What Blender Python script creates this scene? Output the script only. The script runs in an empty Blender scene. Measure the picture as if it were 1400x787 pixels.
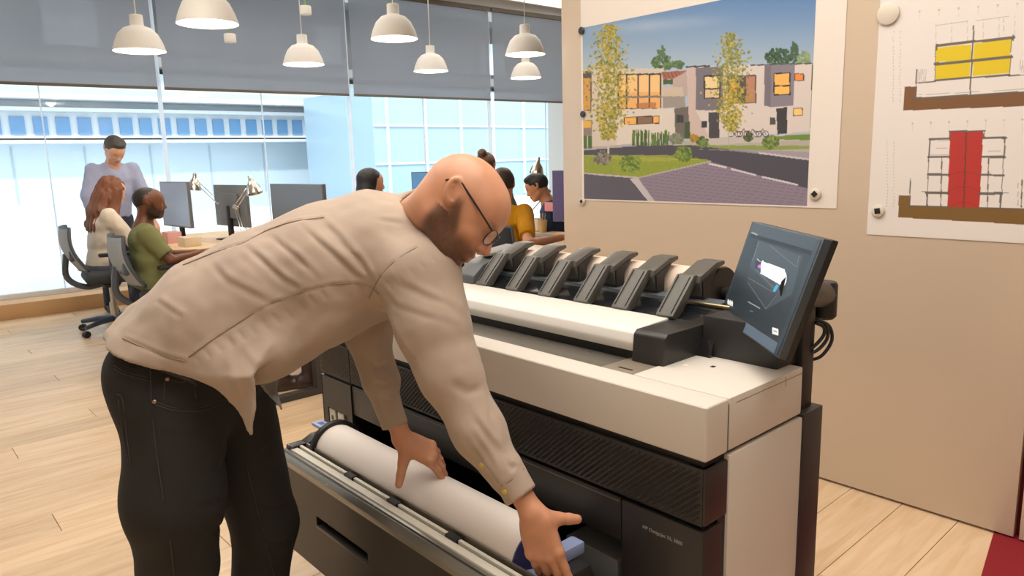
import bpy, bmesh, math, random
import numpy as np
from mathutils import Vector, Matrix
random.seed(7); RNG = np.random.default_rng(7)
SC = bpy.context.scene
COL = SC.collection

# ------------------------------------------------------------------ camera
W, H, F = 1400, 787, 997.3
YAW, PITCH, ROLL = math.radians(-48.25), math.radians(10.14), math.radians(-1.54)
CPOS = np.array([0.0, 0.0, 1.44])
_f = np.array([math.sin(YAW)*math.cos(PITCH), math.cos(YAW)*math.cos(PITCH), -math.sin(PITCH)])
_r = np.array([math.cos(YAW), -math.sin(YAW), 0.0]); _u = np.cross(_r, _f)
CR = _r*math.cos(ROLL) + _u*math.sin(ROLL); CU = -_r*math.sin(ROLL) + _u*math.cos(ROLL); CF = _f
cam_d = bpy.data.cameras.new('camera'); cam = bpy.data.objects.new('camera', cam_d); COL.objects.link(cam)
cam.matrix_world = Matrix(((CR[0], CU[0], -CF[0], CPOS[0]), (CR[1], CU[1], -CF[1], CPOS[1]), (CR[2], CU[2], -CF[2], CPOS[2]), (0, 0, 0, 1)))
cam_d.sensor_width = 36; cam_d.lens = F/W*36; cam_d.clip_start = .05; cam_d.clip_end = 300
SC.camera = cam

# ------------------------------------------------------------------ world and light
wd = bpy.data.worlds.new('World'); SC.world = wd; wd.use_nodes = True
bg = wd.node_tree.nodes['Background']
bg.inputs['Color'].default_value = (0.87, 0.94, 1.0, 1); bg.inputs['Strength'].default_value = 2.3
def area(name, loc, size, energy, color=(1, 1, 1), rot=(0, 0, 0)):
    l = bpy.data.lights.new(name, 'AREA'); l.shape = 'RECTANGLE'; l.size, l.size_y = size; l.energy = energy; l.color = color
    o = bpy.data.objects.new(name, l); o.location = loc; o.rotation_euler = rot; COL.objects.link(o); return o
sun_l = bpy.data.lights.new('sun', 'SUN'); sun_l.energy = 2.0; sun_l.angle = math.radians(3); sun_l.color = (1, .97, .92)
sun = bpy.data.objects.new('sun', sun_l); COL.objects.link(sun)
sun.rotation_euler = (math.radians(50), 0, math.radians(60))     # shines on the street side, away from the room
area('ceiling_light_warm', (-.6, .9, 3.3), (2.4, 1.6), 66, (1, .93, .85))
area('ceiling_light_mid', (-3.4, .6, 3.45), (2.6, 2.0), 50, (1, .94, .87))
area('ceiling_light_far', (-6.6, 4.2, 3.4), (3.0, 5.0), 50, (1, .95, .9))
area('ceiling_light_back', (1.2, -1.4, 3.2), (2.5, 2.5), 7, (1, .93, .86))
area('board_wash_fill', (-1.5, 2.0, 3.5), (2.2, .5), 26, (1, .90, .78))  # unseen washer, added to brighten the upper part of the beige board
SC.view_settings.view_transform = 'Standard'; SC.view_settings.look = 'None'
SC.view_settings.gamma = 1; SC.view_settings.exposure = 0.08; SC.view_settings.use_curve_mapping = False

# ------------------------------------------------------------------ helpers
def ray(px, py): return CF + CR*(px-W/2)/F - CU*(py-H/2)/F
def at(px, py, ax, v):
    d = ray(px, py); k = 'xyz'.index(ax); return CPOS + d*((v-CPOS[k])/d[k])
def D(px, py, d): return CPOS + ray(px, py)*d
def lin(c):
    if isinstance(c, str): c = [int(c[i:i+2], 16)/255 for i in (0, 2, 4)]
    return tuple((x/12.92 if x <= .04045 else ((x+.055)/1.055)**2.4) for x in c)
MATS = {}
def mat(name, col, rough=.6, metal=0, bump=0, bscale=200, var=0, vscale=6, coat=0, spec=.5, attr=False, emis=0, alpha=1, stretch=None, trans=0):
    if name in MATS: return MATS[name]
    m = bpy.data.materials.new(name); m.use_nodes = True; n = m.node_tree.nodes; L = m.node_tree.links
    b = n['Principled BSDF']; c = lin(col) if isinstance(col, str) else col
    b.inputs['Base Color'].default_value = (*c, 1); b.inputs['Roughness'].default_value = rough; b.inputs['Metallic'].default_value = metal
    b.inputs['Coat Weight'].default_value = coat; b.inputs['Specular IOR Level'].default_value = spec; b.inputs['Alpha'].default_value = alpha
    b.inputs['Transmission Weight'].default_value = trans
    tc = n.new('ShaderNodeTexCoord'); src = tc.outputs['Object']
    if stretch:
        mp = n.new('ShaderNodeMapping'); mp.inputs['Scale'].default_value = stretch; L.new(src, mp.inputs['Vector']); src = mp.outputs['Vector']
    base = None
    if attr:
        a = n.new('ShaderNodeVertexColor'); a.layer_name = 'Col'; base = a.outputs['Color']; L.new(base, b.inputs['Base Color'])
    if var:
        t = n.new('ShaderNodeTexNoise'); t.inputs['Scale'].default_value = vscale; t.inputs['Detail'].default_value = 6; L.new(src, t.inputs['Vector'])
        mr = n.new('ShaderNodeMapRange'); mr.inputs[1].default_value = .3; mr.inputs[2].default_value = .7; mr.inputs[3].default_value = 1-var; mr.inputs[4].default_value = 1+var*.5
        L.new(t.outputs[0], mr.inputs[0])
        mx = n.new('ShaderNodeVectorMath'); mx.operation = 'SCALE'; L.new(mr.outputs[0], mx.inputs['Scale'])
        if base: L.new(base, mx.inputs[0])
        else: mx.inputs[0].default_value = c
        L.new(mx.outputs[0], b.inputs['Base Color'])
    if bump:
        t = n.new('ShaderNodeTexNoise'); t.inputs['Scale'].default_value = bscale; t.inputs['Detail'].default_value = 3; L.new(src, t.inputs['Vector'])
        bp = n.new('ShaderNodeBump'); bp.inputs['Strength'].default_value = bump; bp.inputs['Distance'].default_value = .002
        L.new(t.outputs[0], bp.inputs['Height']); L.new(bp.outputs[0], b.inputs['Normal'])
    if emis:
        b.inputs['Emission Strength'].default_value = emis
        if base: L.new(base, b.inputs['Emission Color'])
        else: b.inputs['Emission Color'].default_value = (*c, 1)
    MATS[name] = m; return m

def worg(p):
    v = np.zeros(3)
    while p is not None: v += np.array(p.location); p = p.parent
    return v
def tag(o, label=None, cat=None, group=None, kind=None):
    if label: o['label'] = label
    if cat: o['category'] = cat
    if group: o['group'] = group
    if kind: o['kind'] = kind
    return o
def thing(name, label, cat, loc=(0, 0, 0), group=None):
    o = bpy.data.objects.new(name, None); COL.objects.link(o); o.location = tuple(float(v) for v in loc); o.empty_display_size = .1
    return tag(o, label, cat, group)
def link(name, verts, faces, m, parent=None, smooth=False, bev=0, cols=None, mats=None, mi=None, bseg=2):
    verts = np.asarray(verts, float)
    org = worg(parent) if parent is not None else np.array([(verts[:, 0].min()+verts[:, 0].max())/2, (verts[:, 1].min()+verts[:, 1].max())/2, verts[:, 2].min()])
    me = bpy.data.meshes.new(name); v = verts-org
    if isinstance(faces, np.ndarray) and faces.ndim == 2:
        k = faces.shape[1]; me.vertices.add(len(v)); me.vertices.foreach_set('co', v.ravel())
        me.loops.add(faces.size); me.loops.foreach_set('vertex_index', faces.ravel().astype(np.int32))
        me.polygons.add(len(faces)); me.polygons.foreach_set('loop_start', np.arange(0, faces.size, k, dtype=np.int32)); me.polygons.foreach_set('loop_total', np.full(len(faces), k, np.int32))
        me.update(calc_edges=True); me.validate()
    else: me.from_pydata([tuple(x) for x in v], [], faces)
    if cols is not None:
        ca = me.color_attributes.new('Col', 'FLOAT_COLOR', 'POINT'); c4 = np.ones((len(v), 4)); c4[:, :3] = cols; ca.data.foreach_set('color', c4.ravel())
    for x in (mats or [m]): me.materials.append(x)
    if mi is not None: me.polygons.foreach_set('material_index', np.asarray(mi, np.int32))
    if bev:
        bm = bmesh.new(); bm.from_mesh(me)
        bmesh.ops.recalc_face_normals(bm, faces=bm.faces)
        es = [e for e in bm.edges if len(e.link_faces) == 2 and e.calc_face_angle(0) > .35]
        bmesh.ops.bevel(bm, geom=es, offset=bev, segments=bseg, profile=.6, affect='EDGES', clamp_overlap=True); bm.to_mesh(me); bm.free()
    if smooth: me.polygons.foreach_set('use_smooth', np.ones(len(me.polygons), bool))
    elif bev and not smooth:
        me.polygons.foreach_set('use_smooth', np.ones(len(me.polygons), bool)); 
        try: me.set_sharp_from_angle(angle=math.radians(32))
        except Exception: pass
    o = bpy.data.objects.new(name, me); COL.objects.link(o)
    if parent is not None: o.parent = parent
    else: o.location = tuple(org)
    return o
BF = [(0, 3, 2, 1), (4, 5, 6, 7), (0, 1, 5, 4), (1, 2, 6, 5), (2, 3, 7, 6), (3, 0, 4, 7)]
def boxv(lo, hi):
    x0, y0, z0 = lo; x1, y1, z1 = hi
    return [(x0, y0, z0), (x1, y0, z0), (x1, y1, z0), (x0, y1, z0), (x0, y0, z1), (x1, y0, z1), (x1, y1, z1), (x0, y1, z1)]
def box(name, lo, hi, m, parent=None, bev=.003, **k): return link(name, boxv(lo, hi), BF, m, parent, bev=bev, **k)
def boxes(name, L, m, parent=None, bev=0, **k):
    V, Fc = [], []
    for lo, hi in L:
        b = len(V); V += boxv(lo, hi); Fc += [tuple(i+b for i in f) for f in BF]
    return link(name, V, Fc, m, parent, bev=bev, **k)
def pieces(name, L, m, parent=None, bev=0):
    for lo, hi in L: box(name, lo, hi, m, parent, bev=bev)
def prism(name, pts, ax, a, b, m, parent=None, bev=0, **k):      # pts in the two other axes, in xyz order
    n = len(pts); V = []
    for s in (a, b):
        for p in pts: q = list(p); q.insert('xyz'.index(ax), s); V.append(tuple(q))
    Fc = [tuple(range(n)), tuple(range(2*n-1, n-1, -1))] + [(i, (i+1) % n, n+(i+1) % n, n+i) for i in range(n)]
    o = link(name, V, Fc, m, parent, bev=bev, **k)
    if not bev:
        bm = bmesh.new(); bm.from_mesh(o.data); bmesh.ops.recalc_face_normals(bm, faces=bm.faces); bm.to_mesh(o.data); bm.free()
    return o
def frame(d):
    d = np.array(d, float); d /= np.linalg.norm(d); a = np.array([0, 0, 1.]) if abs(d[2]) < .9 else np.array([1., 0, 0])
    x = np.cross(a, d); x /= np.linalg.norm(x); return x, np.cross(d, x), d
def tubev(pts, r, seg=10, closed=False):
    pts = [np.array(p, float) for p in pts]; n = len(pts); rs = r if hasattr(r, '__len__') else [r]*n; V = []; Fc = []
    px = None
    for i, p in enumerate(pts):
        t = pts[min(i+1, n-1)]-pts[max(i-1, 0)]; t /= np.linalg.norm(t)
        if px is None: x, y, _ = frame(t)
        else: x = px-t*(px@t); x /= np.linalg.norm(x); y = np.cross(t, x)
        px = x
        for k in range(seg):
            a = 2*math.pi*k/seg; V.append(p+rs[i]*(math.cos(a)*x+math.sin(a)*y))
    for i in range(n-1):
        for k in range(seg): Fc.append((i*seg+k, i*seg+(k+1) % seg, (i+1)*seg+(k+1) % seg, (i+1)*seg+k))
    Fc += [tuple(range(seg-1, -1, -1)), tuple((n-1)*seg+k for k in range(seg))]
    return V, Fc
def tube(name, pts, r, m, parent=None, seg=10, **k):
    V, Fc = tubev(pts, r, seg); o = link(name, V, Fc, m, parent, smooth=True, **k)
    try: o.data.set_sharp_from_angle(angle=math.radians(50))
    except Exception: pass
    return o
def tubes(name, L, m, parent=None, seg=8, **k):
    V, Fc = [], []
    for pts, r in L:
        v, f = tubev(pts, r, seg); b = len(V); V += v; Fc += [tuple(i+b for i in q) for q in f]
    return link(name, V, Fc, m, parent, smooth=True, **k)
def spline(pts, n=8):
    P = [np.array(p, float) for p in pts]; P = [2*P[0]-P[1]]+P+[2*P[-1]-P[-2]]; out = []
    for i in range(1, len(P)-2):
        for k in range(n):
            t = k/n; a, b, c, d = P[i-1:i+3]
            out.append(.5*((2*b)+(-a+c)*t+(2*a-5*b+4*c-d)*t*t+(-a+3*b-3*c+d)*t**3))
    out.append(P[-2]); return out
def lathe(name, prof, org, m, parent=None, seg=28, axis=(0, 0, 1), caps=True, **k):
    x, y, z = frame(axis) if tuple(axis) != (0, 0, 1) else (np.array([1., 0, 0]), np.array([0, 1., 0]), np.array([0, 0, 1.]))
    V, Fc = [], []; org = np.array(org, float)
    for r, h in prof:
        for i in range(seg):
            a = 2*math.pi*i/seg; V.append(org+z*h+(x*math.cos(a)+y*math.sin(a))*max(r, 1e-4))
    for j in range(len(prof)-1):
        for i in range(seg): Fc.append((j*seg+i, j*seg+(i+1) % seg, (j+1)*seg+(i+1) % seg, (j+1)*seg+i))
    if caps: Fc += [tuple(range(seg-1, -1, -1)), tuple((len(prof)-1)*seg+i for i in range(seg))]
    o = link(name, V, Fc, m, parent, smooth=True, **k)
    try: o.data.set_sharp_from_angle(angle=math.radians(40))
    except Exception: pass
    return o
def dup(root, loc, rotz=None, label=None, group=None):
    r = root.copy(); COL.objects.link(r); r.location = tuple(loc)
    if rotz is not None: r.rotation_euler = (0, 0, rotz)
    if label: r['label'] = label
    if group: r['group'] = group
    for ch in root.children:
        c = ch.copy(); COL.objects.link(c); c.parent = r
        for g in ch.children: d = g.copy(); COL.objects.link(d); d.parent = c
    return r

# ------------------------------------------------------------------ signed-distance modelling for bodies and cloth
def A(*p): return np.array(p, float)
def smin(a, b, k):
    if k <= 0: return np.minimum(a, b)
    h = np.maximum(k-np.abs(a-b), 0)/k; return np.minimum(a, b)-h*h*k*.25
def smax(a, b, k): return -smin(-a, -b, k)
def sph(P, c, r): return np.sqrt(((P-c)**2).sum(1))-r
def cap(P, a, b, ra, rb=None):
    if rb is None: rb = ra
    a = np.asarray(a, float); b = np.asarray(b, float)
    ab = b-a; t = np.clip(((P-a)@ab)/max(ab@ab, 1e-9), 0, 1); q = P-a-t[:, None]*ab
    return np.sqrt((q*q).sum(1))-(ra+(rb-ra)*t)
def ell(P, c, R, r):           # R rows = axes
    q = (P-c)@np.asarray(R).T; r = np.asarray(r, float); k0 = np.sqrt(((q/r)**2).sum(1)); k1 = np.sqrt(((q/(r*r))**2).sum(1))
    return k0*(k0-1)/np.maximum(k1, 1e-6)
def rbox(P, c, R, hs, rd):
    q = np.abs((P-c)@np.asarray(R).T)-(np.asarray(hs)-rd); return np.sqrt((np.maximum(q, 0)**2).sum(1))+np.minimum(q.max(1), 0)-rd
def loft(P, C, X, a, b):       # centres, lateral axes, half widths across and through
    best = None
    for i in range(len(C)-1):
        c0, c1 = C[i], C[i+1]; ab = c1-c0; L2 = ab@ab; t = ((P-c0)@ab)/L2; tc = np.clip(t, 0, 1)
        q = P-c0-tc[:, None]*ab; n = ab/math.sqrt(L2)
        x = X[i]+(X[i+1]-X[i])*.5; x = x-n*(x@n); x /= np.linalg.norm(x); y = np.cross(n, x)
        aa = a[i]+(a[i+1]-a[i])*tc; bb = b[i]+(b[i+1]-b[i])*tc; cc = np.minimum(aa, bb)
        qx, qy, qz = q@x, q@y, q@n
        d = (np.sqrt((qx/aa)**2+(qy/bb)**2+(qz/cc)**2)-1)*cc*.9
        best = d if best is None else smin(best, d, .03)
    return best
def seglist(P, pts):
    best = None
    for i in range(len(pts)-1):
        d = cap(P, pts[i], pts[i+1], 0); best = d if best is None else np.minimum(best, d)
    return best
def crease(P, d, folds):       # folds: (points, amplitude (+ groove, - ridge), width)
    m = np.abs(d) < .05; Q = P[m]; e = d[m]
    for pts, amp, w in folds:
        lo = np.min(pts, 0)-3*w; hi = np.max(pts, 0)+3*w; k = ((Q > lo) & (Q < hi)).all(1)
        if not k.any(): continue
        s = seglist(Q[k], pts); a_, b_ = pts[0], pts[-1]; L_ = max(np.linalg.norm(b_-a_), 1e-3)
        tp = np.clip(np.minimum(np.linalg.norm(Q[k]-a_, axis=1), np.linalg.norm(Q[k]-b_, axis=1))/(.30*L_), 0, 1) if abs(amp) > .0021 else 1.0
        e[k] += amp*tp*np.exp(-(s/w)**2)
    d = d.copy(); d[m] = e; return d
def hit(fn, px, py, t0=.8, t1=4):
    t = t0; d = ray(px, py); L = np.linalg.norm(d)
    for _ in range(160):
        s = fn((CPOS+d*t)[None])[0]
        if s < .0007: break
        t += max(s, .001)*.7/L
        if t > t1: break
    return CPOS+d*t
def mesh_sdf(name, fn, lo, hi, h, m, parent=None, colfn=None, **kw):
    lo = np.array(lo, float); hi = np.array(hi, float); B = 8; S = B*h
    nb = np.ceil((hi-lo)/S).astype(int)
    g = np.stack(np.meshgrid(*[np.arange(n) for n in nb], indexing='ij'), -1).reshape(-1, 3)
    act = np.concatenate([np.abs(fn(lo+(q+.5)*S)) < S*1.25 for q in np.array_split(g, max(1, len(g)//200000))]); g = g[act]
    ofs = np.stack(np.meshgrid(*[np.arange(B+1)]*3, indexing='ij'), -1).reshape(-1, 3)
    N = nb*B+2; KX, KY = N[1]*N[2], N[2]
    keys, vs, edges = [], [], []
    corner = [(i, j, k) for i in (0, 1) for j in (0, 1) for k in (0, 1)]
    for gb in np.array_split(g, max(1, len(g)//400)):
        P = (gb[:, None]*B+ofs[None]); val = fn(lo+P.reshape(-1, 3)*h).reshape(len(gb), B+1, B+1, B+1)
        inside = val < 0
        cnt = sum(inside[:, i:B+i, j:B+j, k:B+k].astype(np.int8) for i, j, k in corner)
        c = np.argwhere((cnt > 0) & (cnt < 8)); bi = c[:, 0]; l = c[:, 1:]
        if len(c):
            acc = np.zeros((len(c), 3)); w = np.zeros(len(c))
            cv = {q: val[bi, l[:, 0]+q[0], l[:, 1]+q[1], l[:, 2]+q[2]] for q in corner}
            for q in corner:
                for ax in range(3):
                    if q[ax]: continue
                    q2 = list(q); q2[ax] = 1; q2 = tuple(q2); a0, a1 = cv[q], cv[q2]; x = (a0 < 0) != (a1 < 0)
                    t = np.where(x, a0/np.where(x, a0-a1, 1), 0); p = np.tile(np.array(q, float), (len(c), 1)); p[:, ax] += t
                    acc += p*x[:, None]; w += x
            gi = gb[bi]*B+l; vs.append(lo+(gi+acc/w[:, None])*h); keys.append(gi[:, 0]*KX+gi[:, 1]*KY+gi[:, 2])
        for ax in range(3):
            s = [slice(0, B)]*3; s2 = list(s); s2[ax] = slice(1, B+1); a0 = inside[(slice(None), *s)]; a1 = inside[(slice(None), *s2)]
            e = np.argwhere(a0 != a1)
            if len(e): gi = gb[e[:, 0]]*B+e[:, 1:]; edges.append((ax, gi, a0[tuple(e.T)]))
    keys = np.concatenate(keys); vs = np.concatenate(vs); o = np.argsort(keys); keys = keys[o]; vs = vs[o]; K = np.array([KX, KY, 1]); fs = []
    for ax, gi, ins in edges:
        b, c = [(1, 2), (2, 0), (0, 1)][ax]; k = gi@K; q = np.stack([k, k-K[b], k-K[b]-K[c], k-K[c]], 1); q[~ins] = q[~ins][:, ::-1]
        ix = np.clip(np.searchsorted(keys, q), 0, len(keys)-1); ok = (keys[ix] == q).all(1); fs.append(ix[ok])
    fs = np.concatenate(fs)
    cols = colfn(vs) if colfn else None
    return link(name, vs, fs, m, parent, smooth=True, cols=cols, **kw)
# ------------------------------------------------------------------ materials
WHITEP = mat('printer white', 'cfc8be', .42, bump=.05, bscale=900)
DARKP = mat('printer charcoal', '2b2a2b', .42, bump=.08, bscale=1200)
DARK2 = mat('printer brown black', '2a2827', .38, bump=.06, bscale=1200)
BLACK = mat('black plastic', '151516', .45)
BLKGLOSS = mat('black gloss', '1a1c1f', .12, coat=.5)
ARMG = mat('arm grey', '5b5954', .38, metal=.25)
DECK = mat('deck grey', '67635b', .28, metal=.3)
STEEL = mat('steel', 'b9b9b4', .28, metal=.9)
CREAM = mat('cream rail', 'd9d6c9', .4)
BLUEL = mat('lavender lever', '94a3cc', .4)
PAPER = mat('paper white', 'e9e1da', .75, bump=.03, bscale=40)
PAPERB = mat('printed paper', 'ddc9b8', .7, var=.05, vscale=14)
WALLM = mat('board beige', (.62, .505, .385), .30, coat=.5, bump=.02, bscale=30)
WHITEL = mat('lamp enamel', 'f3efe6', .5)
def wood_mat(name, c1, c2, sc=(1.2, 14, 14), rough=.38):
    m = bpy.data.materials.new(name); m.use_nodes = True; n = m.node_tree.nodes; L = m.node_tree.links; b = n['Principled BSDF']
    tc = n.new('ShaderNodeTexCoord'); oi = n.new('ShaderNodeObjectInfo'); mp = n.new('ShaderNodeMapping'); mp.inputs['Scale'].default_value = sc
    ad = n.new('ShaderNodeVectorMath'); cm = n.new('ShaderNodeCombineXYZ'); mu = n.new('ShaderNodeMath'); mu.operation = 'MULTIPLY'; mu.inputs[1].default_value = 37
    L.new(oi.outputs['Random'], mu.inputs[0]); L.new(mu.outputs[0], cm.inputs[0]); L.new(mu.outputs[0], cm.inputs[1]); L.new(tc.outputs['Object'], ad.inputs[0]); L.new(cm.outputs[0], ad.inputs[1])
    L.new(ad.outputs[0], mp.inputs[0]); t = n.new('ShaderNodeTexNoise'); t.inputs['Scale'].default_value = 2.2; t.inputs['Detail'].default_value = 7; t.inputs['Distortion'].default_value = .9
    L.new(mp.outputs[0], t.inputs['Vector']); r = n.new('ShaderNodeValToRGB'); r.color_ramp.elements[0].position = .32; r.color_ramp.elements[1].position = .62
    r.color_ramp.elements[0].color = (*lin(c1), 1); r.color_ramp.elements[1].color = (*lin(c2), 1); L.new(t.outputs[0], r.inputs[0])
    sc2 = n.new('ShaderNodeVectorMath'); sc2.operation = 'SCALE'; mr = n.new('ShaderNodeMapRange'); mr.inputs[3].default_value = .90; mr.inputs[4].default_value = 1.08
    L.new(oi.outputs['Random'], mr.inputs[0]); L.new(mr.outputs[0], sc2.inputs['Scale']); L.new(r.outputs[0], sc2.inputs[0]); L.new(sc2.outputs[0], b.inputs['Base Color'])
    b.inputs['Roughness'].default_value = rough; return m
FLOORW = wood_mat('oak planks', 'd6b690', 'e5caa8', (9, 1.0, 9), .27)
DESKW = wood_mat('birch top', 'd9b68c', 'e8cba4', (1, 8, 8), .45)

# ------------------------------------------------------------------ floor, planks
floor = tag(box('floor', (-9.6, -3.2, -.2), (3, 9.8, -.014), mat('floor joints', '7a5836', .8), bev=0), 'warm oak plank floor', kind='structure')
cache = {}
def plank(x, y0, y1, w):
    k = (round(y1-y0, 2), w)
    if k not in cache:
        o = box('floor_plank', (x, y0, -.014), (x+w, y1, 0), FLOORW, floor, bev=.0012, bseg=1)
        me = o.data; mid = np.array([x+w/2, (y0+y1)/2, 0])-np.array(floor.location)
        for v in me.vertices: v.co -= Vector(mid)
        o.location = tuple(mid); cache[k] = o
    else:
        o = cache[k].copy(); COL.objects.link(o); o.location = tuple(np.array([x+w/2, (y0+y1)/2, 0])-np.array(floor.location))
PWD = .205; gap = .0022
n_pl = 0
x = -9.02; i = 0
while x < -.75:
    ofs = [0, 1.1, .45, 1.6, .8][i % 5]; y = -1.3-ofs
    ymax = 3.0 if x > -2.95 else 8.6
    while y < ymax:
        y1 = y+2.2
        if y1 > -.4 and not (x < -4 and y1 < .1) and not (x > -5.2 and y > 6.2): plank(x, y, y1-gap, PWD-gap); n_pl += 1
        y = y1
    x += PWD; i += 1
# bare boards continue outside the view as one sheet
tag(boxes('plank_field', [((-9.5, -3.1, -.014), (-.75, -2.52, -.001)), ((-.735, -3.1, -.014), (2.9, 2.4, -.001))], FLOORW, floor), kind='stuff')
RED = mat('red carpet', '8e1420', .8, bump=.3, bscale=700)
tag(prism('trim_1', [(-.712, 3.10), (-.640, 2.66), (-.50, 1.8), (2.8, 1.8), (2.8, 3.10)], 'z', -.006, .004, RED), 'dark red floor strip at the foot of the beige board', kind='structure')

# ------------------------------------------------------------------ beige board wall and its neighbour
wb = tag(box('wall_back', (-2.914, 3.015, .012), (-.636, 3.055, 3.72), WALLM, bev=.002), 'smooth beige partition board', kind='structure')
tag(box('wall_right', (-.618, 3.012, .012), (2.9, 3.055, 3.72), WALLM, bev=.002), 'second beige board past the narrow gap', kind='structure')
tag(box('trim_2', (-.66, 3.06, 0), (-.59, 3.08, 3.7), mat('dark red paint', '6e1418', .5), bev=0), 'dark red strip in the gap between boards', kind='structure')
tag(box('ceiling', (-9.6, -3.2, 3.72), (3, 9.8, 3.9), mat('ceiling white', 'ded9d2', .9), bev=0), 'white ceiling', kind='structure')
tag(box('wall_far', (-9.6, 9.55, -.1), (3, 9.8, 3.8), mat('plain white wall', 'ddd8d0', .8), bev=0), 'white end wall', kind='structure')
tag(box('wall_left', (-9.4, -3.2, -.1), (3.0, -3.0, 3.8), mat('plain white wall', 'ddd8d0', .8), bev=0), 'white side wall behind the viewpoint', kind='structure')
tag(box('wall_front', (2.9, -3.2, -.1), (3.1, 9.8, 3.8), mat('plain white wall', 'ddd8d0', .8), bev=0), 'white wall behind the viewpoint', kind='structure')

# ------------------------------------------------------------------ window front (turned three degrees off the board)
WA = math.radians(2.97); WD = A(math.sin(WA), math.cos(WA), 0); WN = A(math.cos(WA), -math.sin(WA), 0)   # along, into the room
WO = A(-8.90, 0, 0)
def wq(t, n, z): return WO+WD*t+WN*n+A(0, 0, z)
def wbox(name, t0, t1, n0, n1, z0, z1, m, parent=None, bev=0, **k):
    V = [wq(t, n, z) for (n, t, z) in [(a, b, c) for a, b, c in boxv((n0, t0, z0), (n1, t1, z1))]]
    return link(name, V, BF, m, parent, bev=bev, **k)
WFR = mat('window frame white', 'e4e8ec', .4)
FIN = bpy.data.materials.new('frosted fin'); FIN.use_nodes = True; _n = FIN.node_tree.nodes; _l = FIN.node_tree.links; _n.remove(_n['Principled BSDF'])
_a = _n.new('ShaderNodeBsdfDiffuse'); _a.inputs['Color'].default_value = (.85, .88, .9, 1); _b = _n.new('ShaderNodeBsdfTranslucent'); _b.inputs['Color'].default_value = (.9, .95, 1, 1); _m = _n.new('ShaderNodeMixShader'); _m.inputs[0].default_value = .7
_l.new(_a.outputs[0], _m.inputs[1]); _l.new(_b.outputs[0], _m.inputs[2]); _l.new(_m.outputs[0], _n['Material Output'].inputs['Surface'])

gl = bpy.data.materials.new('window glass'); gl.use_nodes = True; n_ = gl.node_tree.nodes; n_.remove(n_['Principled BSDF'])
tr = n_.new('ShaderNodeBsdfTransparent'); gs = n_.new('ShaderNodeBsdfGlossy'); gs.inputs['Roughness'].default_value = .02; mx = n_.new('ShaderNodeMixShader'); mx.inputs[0].default_value = .05
tr.inputs['Color'].default_value = (.95, .98, 1, 1); L_ = gl.node_tree.links; L_.new(tr.outputs[0], mx.inputs[1]); L_.new(gs.outputs[0], mx.inputs[2]); L_.new(mx.outputs[0], n_['Material Output'].inputs['Surface'])
wbox('trim_3', -3.1, 9.6, -.10, .30, 0, .15, mat('window plinth wood', 'c9a070', .5), bev=.004); tag(bpy.data.objects['trim_3'], 'pale wooden plinth under the windows', kind='structure')
wbox('trim_4', -3.1, 9.6, -.12, .02, 3.60, 3.72, WFR); tag(bpy.data.objects['trim_4'], 'white head rail above the windows', kind='structure')
GAPS = [-1.9, .42, 2.70, 5.0, 7.30, 9.60]
for i in range(5):
    a, b = GAPS[i], GAPS[i+1]
    w = wbox('window_%d' % (i+1), a+.02, b-.02, -.085, -.075, .20, 3.60, gl); tag(w, 'tall clear window pane', kind='structure')
    wbox('window_sill', a, b, -.11, -.04, .15, .20, WFR, w); wbox('window_post', a-.022, a+.022, -.07, -.05, .2, 3.6, FIN, w)
    wbox('glass_joint', (a+b)/2-.006, (a+b)/2+.006, -.088, -.072, .2, 3.6, FIN, w)
bl = bpy.data.materials.new('blind mesh'); bl.use_nodes = True; n_ = bl.node_tree.nodes; L_ = bl.node_tree.links; n_.remove(n_['Principled BSDF'])
df = n_.new('ShaderNodeBsdfDiffuse'); df.inputs['Color'].default_value = (.30, .29, .28, 1); tl = n_.new('ShaderNodeBsdfTranslucent'); tl.inputs['Color'].default_value = (.52, .51, .52, 1)
tr = n_.new('ShaderNodeBsdfTransparent'); m1 = n_.new('ShaderNodeMixShader'); m1.inputs[0].default_value = .72; m2 = n_.new('ShaderNodeMixShader'); m2.inputs[0].default_value = .2
L_.new(df.outputs[0], m1.inputs[1]); L_.new(tl.outputs[0], m1.inputs[2]); L_.new(m1.outputs[0], m2.inputs[1]); L_.new(tr.outputs[0], m2.inputs[2]); L_.new(m2.outputs[0], n_['Material Output'].inputs['Surface'])
BROWN = mat('blind bar', '6b6459', .5)
bl_lab = ['far left grey roller blind, left of the first bright gap', 'grey roller blind second from left, behind the large top pendant', 'grey roller blind third from left, behind three pendants', 'grey roller blind at right, partly behind the beige board']
for i in range(1, 5):
    a, b = GAPS[i]+.035, GAPS[i+1]-.035
    if i == 1: a = .42
    t = thing('roller_blind', bl_lab[i-1], 'blind', wq((a+b)/2, .03, 2.28), 'roller blinds pulled halfway down')
    wbox('blind_fabric', a, b, .028, .031, 2.30, 3.56, bl, t); wbox('hem_bar', a, b, .02, .04, 2.275, 2.305, BROWN, t, bev=.004)
    wbox('head_box', a-.02, b+.02, -.02, .07, 3.54, 3.60, BROWN, t, bev=.006)
    tubes('pull_chain', [([wq(b+.012, .03, 2.32), wq(b+.012, .03, 3.5)], .003)], WFR, t, 5)

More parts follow.
